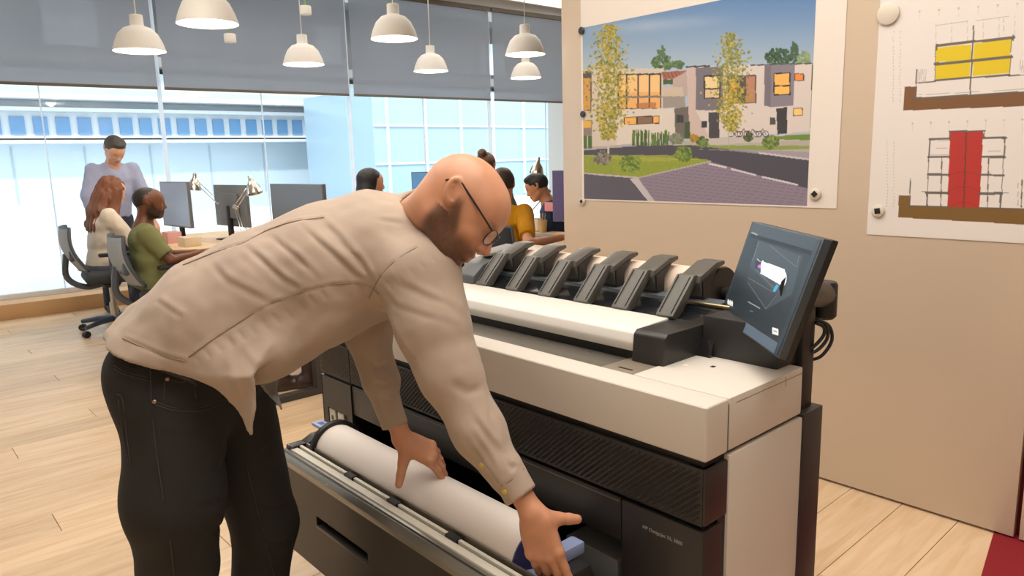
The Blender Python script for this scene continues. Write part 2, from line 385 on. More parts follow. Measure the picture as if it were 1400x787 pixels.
# ------------------------------------------------------------------ outside
tag(box('ground', (-60, -30, -.35), (-9.7, 45, -.25), mat('sunlit paving', 'd9dcdc', .8, var=.05, vscale=.4), bev=0), 'bright street paving outside', kind='structure')
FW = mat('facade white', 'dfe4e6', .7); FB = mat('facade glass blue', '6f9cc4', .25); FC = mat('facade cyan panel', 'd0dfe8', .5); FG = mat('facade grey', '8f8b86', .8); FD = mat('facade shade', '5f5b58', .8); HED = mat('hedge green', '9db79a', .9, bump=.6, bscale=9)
bt = thing('office_block', 'long pale office building across the street with a band of blue windows', 'building', (-30, 5, -.25))
X0 = -30
box('ground_floor_wall', (X0-6, -22, -.25), (X0, 40, 2.32), FC, bt, bev=0)
pieces('panel_joint', [((X0, y, .3), (X0+.03, y+.05, 2.25)) for y in np.arange(-20, 39, 2.2)], mat('pale joint', 'b4c4cb', .6), bt)
pieces('ledge', [((X0-6, -22, 2.32), (X0+1.2, 40, 2.42)), ((X0-6, -22, 2.50), (X0+.7, 40, 2.56)), ((X0-6, -22, 3.42), (X0+.5, 40, 3.54)), ((X0-6, -22, 3.80), (X0+1.0, 40, 3.96))], FW, bt)
box('upper_wall', (X0-6, -22, 2.3), (X0-.2, 40, 4.9), FW, bt, bev=0)
box('planter', (X0-.1, -22, 3.96), (X0+.5, 40, 4.2), mat('planter green', 'b9cdb4', .9), bt, bev=0)
wi = None
for y in np.arange(-12, 24.5, .68):
    if wi is None: wi = box('window', (X0-.25, y, 2.66), (X0-.12, y+.43, 3.26), FB, bt, bev=0); y0 = y
    else: o = wi.copy(); o.location = wi.location+Vector((0, y-y0, 0)); COL.objects.link(o)
for k in range(3):
    zz = 5.1+k*3.1
    box('balcony_slab', (X0-6, -22, zz), (X0+.4+.3*(k % 2), 40, zz+.35), FG, bt, bev=0)
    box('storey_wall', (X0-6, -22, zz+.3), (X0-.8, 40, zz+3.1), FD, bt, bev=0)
    for j, y in enumerate(np.arange(-14, 30, 3.3)):
        box('window', (X0-.82, y+.5*(k+j % 2), zz+.7), (X0-.7, y+1.7+.4*(j % 3), zz+2.3), FG if (j+k) % 3 else FW, bt, bev=0)
t = thing('glass_building', 'hazy blue green glazed building at the right end of the street', 'building', (-24, 20, -.25))
box('body', (-27, 13.5, -.25), (-22, 30, 3.9), mat('pale glazing', 'a9c2d0', .2), t, bev=.05)
pieces('glazing_bar', [((-22.0, y, 0), (-21.9, y+.08, 3.9)) for y in np.arange(14, 30, 1.6)]+[((-22, 13.5, z), (-21.92, 30, z+.07)) for z in (1.3, 2.6)], FW, t)
tag(box('road_strip', (-20.5, -22, -.27), (-18.2, 40, -.2), mat('road blue grey', '8fa3b4', .7), bev=0), 'blue grey street lane beyond the window', 'road')
tag(box('low_wall', (-15.8, -18, -.27), (-15.2, 30, .35), FW, bev=.02), 'low white wall running along the street', 'wall')

# ------------------------------------------------------------------ the large printer
XL, XR, YF, YB = -2.403, -.77, 1.192, 1.593
pr = thing('large_format_printer', 'large white and charcoal wide format printer with an open roll drawer', 'printer', ((XL+XR)/2, 1.45, 0))
# chassis with an open bay for the drawer
boxes('chassis', [((XL+.01, YB, .03), (XR+.004, 1.69, .827)), ((XL+.01, 1.50, .03), (XR-.01, YB, .82)), ((XL+.005, YF+.01, .03), (-2.19, 1.52, .69)), ((-.985, YF+.06, .03), (XR-.006, 1.52, .69)), ((-2.19, YF+.2, .68), (-.98, 1.52, .82)), ((-2.19, 1.2, .03), (-.98, 1.52, .1))], DARKP, pr, bev=.004)
# grooved band
def rib_band(name, x0, x1, parent):
    V, Fc = [], []; z0, z1 = .690, .812; y = YF
    b = boxv((x0+.002, y, z0), (x1-.002, y+.05, z1)); V += b; Fc += BF
    p = .0165; sl_ = .125; s = x0-sl_-.01; za, zb = z0+.006, z1-.006
    while s < x1:
        t0 = max(0, (x0+.004-s)/sl_); t1 = min(1, (x1-.004-p*.6-s)/sl_)
        if t1-t0 > .04:
            xa, xb, z_a, z_b = s+sl_*t0, s+sl_*t1, za+(zb-za)*t0, za+(zb-za)*t1; k = len(V)
            V += [(xa, y-.0002, z_a), (xa+p*.6, y-.0002, z_a), (xb+p*.6, y-.0002, z_b), (xb, y-.0002, z_b), (xa+p*.3, y-.004, z_a), (xb+p*.3, y-.004, z_b)]
            Fc += [(k, k+4, k+5, k+3), (k+4, k+1, k+2, k+5), (k, k+1, k+4), (k+3, k+5, k+2)]
        s += p
    return link(name, V, Fc, DARK2, parent)
rib_band('grooved_panel', XL, -2.187, pr); rib_band('grooved_panel', -2.184, XR-.004, pr)
box('band_side', (XR-.05, YF+.002, .690), (XR-.001, 1.278, .812), DARK2, pr, bev=.005)
box('shadow_gap', (XL+.02, YF+.012, .81), (XR-.012, YB, .832), BLACK, pr, bev=0)
box('shadow_gap', (XL+.02, YF+.016, .678), (XR-.012, 1.3, .692), BLACK, pr, bev=0)
# left module with its window of cartridges
boxes('left_module', [((XL, YF, .56), (-2.190, YF+.012, .678)), ((XL, YF, .10), (-2.365, YF+.012, .56)), ((-2.225, YF, .10), (-2.190, YF+.012, .56)), ((XL, YF, .10), (-2.19, YF+.012, .40))], DARK2, pr, bev=0)
box('left_module_side', (XL-.001, YF, .1), (XL+.01, 1.5, .678), DARK2, pr, bev=.003)
for k, x in enumerate((-2.352, -2.290)):
    c = box('ink_cartridge', (x-.012, YF+.003, .40), (x+.032, YF+.2, .556), CREAM, pr, bev=.003)
    box('cartridge_mark', (x+.004, YF+.0022, .515), (x+.018, YF+.004, .532), DARKP, c, bev=0)
    pieces('print_line', [((x+.004, YF+.0022, .48-.022*j), (x+.017, YF+.004, .490-.022*j)) for j in range(4)], mat('ink mark', '8a8580', .6), c)
box('right_module', (-.985, YF-.001, .10), (XR-.002, YF+.07, .678), DARK2, pr, bev=.005)
box('lower_fascia', (-2.187, YF+.004, .572), (-.990, YF+.02, .678), DARK2, pr, bev=.004)
boxes('fascia_highlight', [((-2.18, YF+.002, .668), (-.994, YF+.006, .671))], mat('edge grey', '5a5653', .4), pr)
# text on the right module
def text(name, s, loc, size, m, parent, rot=(math.pi/2, 0, 0), ext=.0003):
    cu = bpy.data.curves.new(name, 'FONT'); cu.body = s; cu.size = size; cu.extrude = ext; o = bpy.data.objects.new(name, cu); COL.objects.link(o)
    me = bpy.data.meshes.new_from_object(o); bpy.data.objects.remove(o); me.materials.append(m); o = bpy.data.objects.new(name, me); COL.objects.link(o)
    o.parent = parent; o.location = tuple(np.array(loc)-worg(parent)); o.rotation_euler = rot; return o
text('lettering', 'HP DesignJet XL 3800', (-.925, YF-.0015, .632), .0115, mat('letter grey', '9a9894', .5), pr)
# bay interior
pieces('bay_bracket', [((-2.145, 1.33, .30), (-2.12, 1.36, .57)), ((-2.06, 1.40, .33), (-2.03, 1.42, .57)), ((-1.19, 1.22, .40), (-1.02, 1.40, .50)), ((-1.15, 1.30, .50), (-1.01, 1.42, .535))], mat('bay grey', '7d7f7d', .5), pr, bev=.006)
box('bay_roller', (-2.17, 1.36, .44), (-1.0, 1.40, .50), BLKGLOSS, pr, bev=.015)
# side panels
box('side_panel', (XR-.035, 1.278, .10), (XR+.001, YB, .820), WHITEP, pr, bev=.004)
box('side_panel', (XL-.001, 1.278, .10), (XL+.035, YB, .820), WHITEP, pr, bev=.004)
pieces('side_foot', [((XR-.06, 1.22, .03), (XR-.005, 1.6, .10)), ((XL+.005, 1.22, .03), (XL+.06, 1.6, .10))], DARKP, pr, bev=.005)
for x in (XL+.06, XR-.1):
    for y in (1.27, 1.64): lathe('caster', [(.0, -.012), (.03, -.012), (.032, 0), (.03, .012), (0, .012)], (x, y, .032), BLACK, pr, 16, axis=(1, 0, 0))
# white top cover
Z0, Z1 = .829, .945
box('front_cover', (XL-.002, YF, Z0), (XR, 1.272, Z1), WHITEP, pr, bev=.006, bseg=3)
prism('right_cover', [(-1.02, 1.273), (XR, 1.273), (XR, YB-.006), (-.90, YB-.006), (-.99, 1.60), (-1.02, 1.52)], 'z', Z0+.001, Z1, WHITEP, pr, bev=.006)
box('cover_joint', (XR-.0012, 1.2715, Z0+.004), (XR+.0004, 1.2735, Z1-.012), mat('joint line', '7d7770', .6), pr, bev=0)
pieces('cover_joint', [((XR-.0012, 1.505, Z1-.028), (XR+.0004, 1.507, Z1-.008)), ((XR-.0012, 1.30, Z0+.1), (XR+.0004, YB-.01, Z0+.1015))], mat('joint line', '7d7770', .6), pr)
box('left_cover', (XL-.002, 1.273, Z0), (-2.18, YB, Z1), WHITEP, pr, bev=.006)
boxes('cover_screws', [((-.925, 1.44, Z1-.001), (-.915, 1.452, Z1+.0006))], BLACK, pr)
lathe('cover_dot', [(.006, 0), (.006, .0012), (0, .0012)], (-.97, 1.41, Z1), PAPER, pr, 12)
# output deck and scanner
box('output_deck', (-2.18, 1.270, Z1-.03), (-.985, 1.6, Z1-.006), DECK, pr, bev=.003)
box('deck_inset', (-1.12, 1.275, Z1-.02), (-1.0, 1.42, Z1-.003), mat('deck pale', '8a8072', .35, metal=.2), pr, bev=.004)
box('deck_slot', (-1.085, 1.30, Z1-.004), (-1.045, 1.306, Z1-.002), BLACK, pr, bev=0)
pieces('deck_clip', [((x, 1.36, Z1-.008), (x+.02, 1.366, Z1-.004)) for x in (-2.0, -1.8, -1.6, -1.4, -1.25)], STEEL, pr)
sp = [(1.375, .963), (1.372, .985), (1.380, 1.008), (1.398, 1.019), (1.52, 1.024), (1.535, 1.0), (1.535, .963)]
prism('scanner_lid', sp, 'x', -2.15, -1.098, mat('lid white', 'dcd8d0', .33), pr, bev=.004)
box('scanner_slot', (-2.17, 1.385, .925), (-1.08, 1.54, .966), BLACK, pr, bev=0)
cp = [(1.365, .940), (1.372, 1.010), (1.384, 1.020), (1.545, 1.020), (1.625, .952), (1.625, .940)]
prism('scanner_end_cap', cp, 'x', -1.098, -1.003, DARK2, pr, bev=.007)
prism('scanner_end_cap', cp, 'x', -2.255, -2.15, DARK2, pr, bev=.007)
# rear body that carries the arms
rb = [(1.50, .94), (1.535, 1.018), (1.63, 1.052), (1.66, 1.045), (1.70, 1.03), (1.75, .99), (1.75, .70), (1.58, .70), (1.58, .94)]
prism('rear_body', rb, 'x', -1.965, -.965, BLKGLOSS, pr, bev=.004)
prism('rear_rail', [(1.612, 1.046), (1.612, 1.056), (1.650, 1.060), (1.655, 1.05)], 'x', -1.885, -1.01, mat('rail steel blue', '7c858c', .3, metal=.5), pr)
tube('rail_rod', [(-1.11, 1.612, 1.052), (-.93, 1.612, 1.052)], .004, mat('brass rod', 'c9b488', .3, metal=.8), pr)
box('rear_side', (-1.0, 1.52, .94), (-.80, 1.70, 1.045), DARKP, pr, bev=.008)
box('rear_post', (-.835, 1.61, .80), (-.785, 1.67, 1.12), BLACK, pr, bev=.006)
hp = [(1.50, .95), (1.515, 1.05), (1.56, 1.085), (1.66, 1.115), (1.74, 1.12), (1.80, 1.06), (1.80, .95)]
prism('left_housing', hp, 'x', -1.985, -1.89, mat('housing grey', '4f5254', .4), pr, bev=.008)
prism('housing_lid', [(1.60, 1.108), (1.60, 1.118), (1.74, 1.134), (1.76, 1.12)], 'x', -1.975, -1.90, mat('housing lid grey', '7c7b76', .4), pr, bev=.003)
# media arms
def arm_parts(x):
    w = .027
    lo_ = prism('media_arm', [(1.520, 1.018), (1.512, 1.030), (1.604, 1.124), (1.622, 1.124), (1.626, 1.112), (1.545, 1.024)], 'x', x-w, x+w, ARMG, pr, bev=.003)
    [prism('arm_groove', [(1.517, 1.0362), (1.600, 1.1210), (1.5985, 1.1222), (1.5155, 1.0374)], 'x', xx, xx+.0015, BLACK, lo_) for xx in (x-w+.008, x+w-.0095)]
    up = prism('arm_finger', [(1.612, 1.104), (1.618, 1.122), (1.690, 1.150), (1.728, 1.152), (1.732, 1.142), (1.70, 1.132), (1.655, 1.10), (1.650, 1.056), (1.628, 1.056)], 'x', x-w-.008+.012, x+w+.012, ARMG, pr, bev=.003)
    prism('finger_web', [(1.625, 1.06), (1.622, 1.108), (1.69, 1.135), (1.66, 1.10), (1.658, 1.06)], 'x', x-w+.016, x+w+.016, BLACK, up)
    return lo_
for x in (-1.851, -1.701, -1.553, -1.404, -1.26, -1.11): arm_parts(x)
# rear roll lying behind the arms
rr = thing('paper_roll', 'printed paper roll lying behind the six grey arms on top of the printer', 'paper roll', (-1.64, 1.74, .99))
lathe('roll_paper', [(.055, 0), (.066, 0), (.066, .80), (.055, .80)], (-1.89, 1.74, 1.057), PAPERB, rr, 48, axis=(1, 0, 0))
lathe('end_disc', [(.0, 0), (.072, 0), (.075, .006), (.072, .012), (.02, .014), (.02, .03), (0, .03)], (-1.09, 1.74, 1.057), BLACK, rr, 40, axis=(1, 0, 0))
for k, x in enumerate((-1.80, -1.65, -1.50, -1.36, -1.19)):
    tag(lathe('paper_seam', [(.0664, 0), (.0668, .001), (.0664, .002)], (x+.03, 1.74, 1.057), mat('paper edge', 'b89c86', .7), rr, 40, axis=(1, 0, 0), caps=False))

# ------------------------------------------------------------------ roll drawer (part of the printer)
dx0, dx1, dy, dz0, dz1 = -2.165, -1.0, .922, .19, .533
sl = (-1.96, -1.66, .345, .378)
boxes('drawer_front', [((dx0, dy, dz0), (sl[0], dy+.02, dz1)), ((sl[1], dy, dz0), (dx1, dy+.02, dz1)), ((sl[0], dy, dz0), (sl[1], dy+.02, sl[2])), ((sl[0], dy, sl[3]), (sl[1], dy+.02, dz1))], DARK2, pr, bev=0)
boxes('drawer_slot', [((sl[0], dy+.035, sl[2]-.02), (sl[1], dy+.045, sl[3]+.01)), ((sl[0], dy+.02, sl[2]-.02), (sl[1], dy+.045, sl[2]-.012))], BLACK, pr)
box('slot_lip', (sl[0]+.002, dy-.003, sl[2]-.004), (sl[1]-.002, dy+.02, sl[2]+.004), mat('lip grey', '4a4745', .3), pr, bev=.002)
boxes('drawer_body', [((dx0, dy+.02, dz0), (dx0+.012, 1.5, .47)), ((dx1-.012, dy+.02, dz0), (dx1, 1.5, .45)), ((dx0, dy+.02, dz0), (dx1, 1.5, dz0+.012)), ((dx0+.012, 1.15, .2), (dx1-.012, 1.17, .43))], BLACK, pr)
prism('front_rail', [(dy-.006, .488), (dy-.010, .510), (dy-.002, .530), (dy+.012, .536), (dy+.012, .488)], 'x', dx0-.004, dx1, mat('rail metal', '8f8e88', .3, metal=.6), pr, bev=.002)
box('rail_strip', (dx0-.002, dy+.012, .525), (dx1, dy+.034, .541), CREAM, pr, bev=.002)
box('rail_strip', (dx0+.03, dy+.040, .528), (dx1, dy+.050, .545), CREAM, pr, bev=.002)
box('rail_gutter', (dx0+.01, dy+.03, .50), (dx1, dy+.075, .530), DARK2, pr, bev=0)
pieces('rail_clip', [((x, dy+.034, .535), (x+.045, dy+.052, .5475)) for x in (-1.83, -1.60, -1.34)], BLACK, pr)
prism('paper_guide', [(dy+.056, .53), (dy+.058, .552), (dy+.062, .552), (dy+.075, .53)], 'x', dx0+.05, dx1-.02, mat('guide bronze', '6f675d', .3, metal=.5), pr)
lathe('rail_lock', [(.0, 0), (.006, 0), (.006, .002), (.003, .002), (.003, .001), (0, .001)], (-1.86, dy-.006, .512), STEEL, pr, 14, axis=(0, -1, 0))
box('drawer_bracket', (dx0-.002, dy+.012, .49), (dx0+.04, 1.02, .548), BLACK, pr, bev=.006)
prism('drawer_bracket', [(.985, .43), (.985, .55), (1.02, .565), (1.14, .565), (1.16, .43)], 'x', dx0+.005, dx0+.05, DARKP, pr, bev=.006)
prism('drawer_bracket', [(.955, .43), (.955, .52), (1.01, .545), (1.11, .545), (1.16, .43)], 'x', dx1-.05, dx1-.005, DARKP, pr, bev=.006)
# roll in the drawer
RY, RZ, RR = 1.06, .528, .076
ro = thing('paper_roll', 'blank white paper roll in the open drawer, held by the man in the beige shirt', 'paper roll', (-1.595, RY, RZ-RR))
lathe('roll_paper', [(.03, 0), (RR, 0), (RR, .93), (.03, .93)], (-2.06, RY, RZ), PAPER, ro, 72, axis=(1, 0, 0))
lathe('roll_hub', [(0, -.05), (.02, -.05), (.02, -.022), (.06, -.022), (.089, -.018), (.091, -.006), (.088, 0), (0, 0)], (-2.06, RY, RZ), BLACK, ro, 48, axis=(1, 0, 0))
lathe('roll_hub', [(0, 0), (.077, 0), (.080, .006), (.060, .014), (.03, .03), (.02, .06), (0, .06)], (-1.13, RY, RZ), mat('hub indigo', '3a3c73', .4), ro, 48, axis=(1, 0, 0))
lv = box('hub_lever', (-2.185, 1.035, .578), (-2.105, 1.075, .590), BLUEL, ro, bev=.005)
box('lever_mark', (-2.160, 1.045, .5895), (-2.135, 1.062, .5908), mat('lever blue ink', '4b5aa0', .5), lv, bev=0)
box('hub_lever', (-1.085, 1.035, .545), (-1.045, 1.135, .575), BLUEL, ro, bev=.006)
box('hub_lever', (-1.12, .975, .505), (-1.06, 1.03, .528), BLUEL, ro, bev=.006)

# ------------------------------------------------------------------ touch screen on its swing arm
rays = [ray(*p) for p in ((1028, 302), (1127, 326), (1064, 490), (983, 433))]
Mx = np.stack([-rays[1], rays[2], -rays[3]], 1); s_ = np.linalg.solve(Mx, -rays[0]); tt = np.array([1, *s_])
d0 = 1.66; cs = [CPOS+r*t*d0/tt.mean() for r, t in zip(rays, tt)]
ex = cs[1]-cs[0]; ey = cs[3]-cs[0]; SW, SH = np.linalg.norm(ex), np.linalg.norm(ey)
print('screen', SW, SH, 'dot', ex@ey/SW/SH, cs)
exn = ex/SW; eyn = ey-exn*(ey@exn); eyn /= np.linalg.norm(eyn); nz = np.cross(exn, eyn)   # points away from the viewer side if negative
if nz@(CPOS-cs[0]) < 0: nz = -nz
def sq(u, v, w): return cs[0]+ex*u+ey*v+nz*w      # u 0..1 across, v 0..1 down, w out of the screen
def sbox(name, u0, u1, v0, v1, w0, w1, m, bev=0):
    return link(name, [sq(u, v, w) for u, v, w in boxv((u0, v0, w0), (u1, v1, w1))], BF, m, pr, bev=bev)
sbox('touch_screen', 0, 1, 0, 1, -.022, 0, mat('screen casing', '3c4650', .35), bev=.003)
sbox('screen_back', -.004, 1.004, -.004, 1.004, -.030, -.016, BLACK, bev=.004)
def raster(name, NX, NY, paint, place, m, parent, smooth=False):
    gx, gy = np.meshgrid(np.linspace(0, 1, NX+1), np.linspace(0, 1, NY+1)); U = gx.ravel(); Vv = gy.ravel()
    img = paint(U, Vv); P = place(U, Vv)
    i = np.arange(NX)[None]+np.arange(NY)[:, None]*(NX+1); i = i.ravel(); fc = np.stack([i, i+NX+1, i+NX+2, i+1], 1)
    lc = np.where(img <= .04045, img/12.92, ((np.clip(img, 0, None)+.055)/1.055)**2.4)
    return link(name, P, fc, m, parent, cols=lc)
def inpoly(x, y, pts):
    c = np.zeros(x.shape, bool); n = len(pts); j = n-1
    for i in range(n):
        xi, yi = pts[i]; xj, yj = pts[j]
        if yi != yj: c ^= ((yi > y) != (yj > y)) & (x < (xj-xi)*(y-yi)/(yj-yi)+xi)
        j = i
    return c
def hexc(h): return np.array([int(h[i:i+2], 16)/255 for i in (0, 2, 4)])
def fill(img, msk, c, a=1.0):
    c = hexc(c) if isinstance(c, str) else np.array(c); img[msk] = img[msk]*(1-a)+c*a
def line(img, x, y, p, q, w, c, a=1.0):
    (x0, y0), (x1, y1) = p, q; dx, dy_ = x1-x0, y1-y0; L2 = dx*dx+dy_*dy_+1e-9; t = np.clip(((x-x0)*dx+(y-y0)*dy_)/L2, 0, 1)
    fill(img, np.hypot(x-x0-t*dx, y-y0-t*dy_) < w, c, a)
def paint_ui(U, V):
    # coordinates of the 753-wide crop of the screen: corners (232,72) (575,157) (360,722) (80,515)
    img = np.tile(hexc('2b3339'), (len(U), 1)); a = np.array([[.0, 0.]])
    # projective map u,v -> crop
    P3 = sq(0, 0, 0)[None]+U[:, None]*ex+V[:, None]*ey; q = P3-CPOS; z = q@CF; x = ((W/2+F*(q@CR)/z)-960)*3.4227; y = ((H/2-F*(q@CU)/z)-280)*3.4227
    fill(img, V < .10, '39434b'); fill(img, (V > .10) & (V < .135), '14181c'); fill(img, V > .90, '566573')
    fill(img, (U < .03) | (U > .955), '323b42')
    fill(img, inpoly(x, y, [(265, 160), (478, 235), (428, 420), (300, 495), (205, 365), (222, 280)]), '3d474e')
    fill(img, inpoly(x, y, [(222, 280), (205, 365), (300, 495), (372, 415), (330, 400)]), '333c43')
    for p, q_ in (((320, 185), (450, 290)), ((450, 290), (462, 235)), ((215, 365), (300, 490)), ((300, 490), (378, 395)), ((215, 340), (335, 410)), ((250, 300), (345, 395)), ((265, 165), (235, 260))): line(img, x, y, p, q_, 1.3, '8c979c', .55)
    fill(img, inpoly(x, y, [(268, 248), (288, 262), (268, 290), (248, 300), (246, 262)]), '272c31'); line(img, x, y, (258, 250), (272, 262), 2, 'b8bfc2')
    fill(img, np.hypot(x-268, y-285) < 8, 'c45ad6')
    fill(img, inpoly(x, y, [(288, 262), (392, 300), (370, 378), (272, 322)]), 'f4f6f8'); fill(img, np.hypot((x-284)/9, (y-290)/34) < 1, 'f4f6f8'); fill(img, np.hypot((x-383)/19, (y-342)/38) < 1, 'dfe5ea')
    line(img, x, y, (276, 322), (370, 376), 2.2, '4a565e'); line(img, x, y, (355, 380), (342, 402), 7, '3aa0cc')
    line(img, x, y, (216, 456), (270, 488), 3, 'a7b0b3', .7); line(img, x, y, (225, 500), (238, 503), 2, '7d868a', .6); line(img, x, y, (233, 124), (256, 132), 4, '9aa3a8', .8)
    for k in range(3): fill(img, np.hypot((x-(118+9*k))/4.2, (y-(456+4*k))/14) < 1, 'e2e6e8')
    fill(img, (np.abs(x-347) < 15) & (np.abs(y-600-(x-347)*.3) < 16), 'd9dee0'); fill(img, (np.abs(x-347) < 9) & (np.abs(y-600-(x-347)*.3) < 4), '8d969b')
    return img
UI = mat('screen display', (.1, .1, .1), .30, attr=True, emis=.45)
raster('screen_display', 200, 260, paint_ui, lambda U, V: sq(0, 0, 0)[None]+(.02+.96*U)[:, None]*ex+(.015+.97*V)[:, None]*ey+nz*.0008, UI, pr)
sb = sq(.62, .42, -.03); hub = np.array(D(1125, 402, 1.80))
lathe('arm_drum', [(0, -.055), (.030, -.055), (.036, -.048), (.036, .03), (.032, .038), (0, .038)], D(1124, 405, 1.84), BLACK, pr, 28)
tube('screen_arm', [sq(.8, .45, -.02), (sq(.8, .45, -.03)*.4+D(1122, 402, 1.84)*.6), D(1124, 402, 1.84)], .034, BLACK, pr, 14)
box('arm_post', tuple(D(1090, 480, 1.84)-A(.03, .03, .06)), tuple(D(1090, 480, 1.84)+A(.03, .03, .16)), BLACK, pr, bev=.005)
cb = [spline([D(x, y, 1.70+dd) for x, y in pts], 6) for pts, dd in (
    (((1083, 478), (1100, 484), (1118, 478), (1131, 462), (1130, 445), (1118, 438), (1104, 443), (1096, 455)), .05),
    (((1080, 482), (1102, 491), (1122, 487), (1137, 466), (1134, 446), (1120, 439), (1106, 441), (1097, 452)), .07),
    (((1082, 474), (1100, 479), (1113, 473), (1126, 458), (1126, 447), (1115, 441)), .045))]
tubes('screen_cable', [(c, .0042) for c in cb], BLACK, pr, 8)
# ------------------------------------------------------------------ figures
def nrm(v): v = np.asarray(v, float); return v/np.linalg.norm(v)
def headframe(f, upish):
    f = nrm(f); u = nrm(np.asarray(upish, float)-f*(f@np.asarray(upish, float))); l = np.cross(u, f); return f, l, u
def head_sdf(P, c, fr, s=1.0, detail=True):
    f, l, u = fr; R = np.stack([f, l, u]); g = lambda a, b, d: c+s*(f*a+l*b+u*d)
    d = ell(P, g(.012, 0, .022), R, s*A(.098, .078, .088))
    d = smin(d, ell(P, g(-.012, 0, .030), R, s*A(.088, .080, .082)), .03*s)
    d = smin(d, ell(P, g(.055, 0, .030), R, s*A(.052, .062, .062)), .03*s)         # forehead
    d = smin(d, ell(P, g(.045, 0, -.035), R, s*A(.060, .060, .075)), .03*s)        # face
    d = smin(d, ell(P, g(.048, 0, -.078), R, s*A(.050, .049, .036)), .025*s)       # jaw
    d = smin(d, ell(P, g(.084, 0, -.098), R, s*A(.022, .026, .018)), .02*s)        # chin
    for q in (-1, 1):
        d = smin(d, cap(P, g(.0, q*.052, -.055), g(.06, q*.038, -.092), .020*s, .016*s), .025*s)
        d = smin(d, ell(P, g(.078, q*.036, -.028), R, s*A(.018, .020, .016)), .02*s)   # cheekbone
    if detail:
        d = smin(d, cap(P, g(.097, -.026, .018), g(.097, .026, .018), .010*s), .014*s)  # brow
        for q in (-1, 1):
            d = smax(d, -ell(P, g(.112, q*.031, .001), R, s*A(.020, .017, .012)), .012*s)
            d = smin(d, sph(P, g(.086, q*.031, .002), .0125*s), .004*s)
            d = smin(d, cap(P, g(.096, q*.020, .0085), g(.090, q*.044, .006), .0035*s), .004*s)
        d = smin(d, cap(P, g(.100, 0, .012), g(.124, 0, -.030), .0075*s, .012*s), .012*s)  # nose
        for q in (-1, 1): d = smin(d, ell(P, g(.112, q*.012, -.037), R, s*A(.011, .008, .008)), .007*s)
        for q in (-1, 1): d = smax(d, -sph(P, g(.117, q*.0075, -.0445), .0038*s), .003*s)
        d = smin(d, ell(P, g(.098, 0, -.062), R, s*A(.016, .027, .014)), .012*s)
        d = smin(d, cap(P, g(.1085, -.012, -.0605), g(.1085, .012, -.0605), .0058*s), .006*s)
        d = smin(d, cap(P, g(.106, -.012, -.0745), g(.106, .012, -.0745), .0065*s), .006*s)
        m = cap(P, g(.116, -.024, -.0675), g(.116, .024, -.0675), .0016*s); d = smax(d, -m, .004*s)
    for q in (-1, 1):
        Re = np.stack([nrm(f*.93-l*q*.30), nrm(l*q*.93+f*.30), u]); ec = g(-.004, q*.083, .010)
        Ru = Re[0]*.96+Re[2]*.26; R2 = np.stack([nrm(Re[0]*.87+Re[2]*.50), Re[1], nrm(Re[2]*.87-Re[0]*.50)])
        e = ell(P, ec, R2, s*A(.021, .010, .035))
        if detail:
            e = smax(e, -ell(P, ec+s*R2[1]*.008+s*R2[0]*.002+s*R2[2]*.003, R2, s*A(.0135, .0085, .023)), .003*s)
            e = smin(e, cap(P, ec+s*R2[0]*.014-s*R2[2]*.004+s*R2[1]*.002, ec+s*R2[0]*.011-s*R2[2]*.013+s*R2[1]*.003, .0045*s), .004*s)
            e = smin(e, cap(P, ec-s*R2[0]*.006+s*R2[2]*.012+s*R2[1]*.003, ec-s*R2[0]*.004-s*R2[2]*.012+s*R2[1]*.002, .0028*s), .005*s)
        d = smin(d, e, .005*s)
    return d
def hand_sdf(P, w, dirv, back, thumb, s=1.0, curl=(.5,)*5, spread=.10, tdir=None, palm_len=.092, tlen=1.0, tcurl=.35, sbend=(1, 1, .7)):
    """w wrist, dirv towards fingers, back = back-of-hand normal, thumb = +1/-1 side (cross(dirv, back)*thumb)"""
    dv = nrm(dirv); bk = nrm(back-dv*(np.asarray(back)@dv)); sd = nrm(np.cross(dv, bk))*thumb     # towards the thumb side
    q = lambda a, b, c_: w+s*(dv*a+sd*b+bk*c_)
    R = np.stack([dv, sd, bk])
    d = ell(P, q(.048, -.002, -.002), R, s*A(.054, .040, .0165))
    d = smin(d, cap(P, w, q(.03, 0, 0), .0235*s, .022*s), .02*s)
    bs = (.030, .010, -.011, -.030); L = (.074, .082, .077, .060); rr = (.0098, .0100, .0096, .0086)
    for i in range(4):
        base = q(palm_len-abs(bs[i]-.008)*.28, bs[i], .001); mc = q(.02, bs[i]*.55, .002)
        d = smin(d, cap(P, mc, base, .012*s, .0118*s), .012*s)
        ang = 0; p = base; fd = nrm(dv+sd*(bs[i]/.03)*spread)
        segs = []
        for j, fr_ in enumerate((.46, .30, .24)):
            ang += curl[i+1]*sbend[j]; v = fd*math.cos(ang)-bk*math.sin(ang); p2 = p+v*L[i]*fr_*s; r0 = rr[i]*(1-.10*j)*s
            segs.append(cap(P, p, p2, r0*1.04, r0*.92)); p = p2
        fg = smin(smin(segs[0], segs[1], .004), segs[2], .004); d = smin(d, fg, .0055*s)
        d = smin(d, sph(P, base+bk*.004*s, .0095*s), .008*s)
    td = nrm(dv*.62+sd*.72-bk*.28) if tdir is None else nrm(tdir)
    t0 = q(.018, .020, -.006); t1 = t0+td*.042*s*tlen; t2 = t1+nrm(td-bk*tcurl*.3+dv*tcurl*.4)*.034*s*tlen; t3 = t2+nrm(td-bk*tcurl*.5+dv*tcurl*.8)*.028*s*tlen
    th = smin(smin(cap(P, t0, t1, .0190*s, .0140*s), cap(P, t1, t2, .0125*s, .0112*s), .005), cap(P, t2, t3, .0115*s, .0098*s), .004)
    return smin(d, th, .014*s)

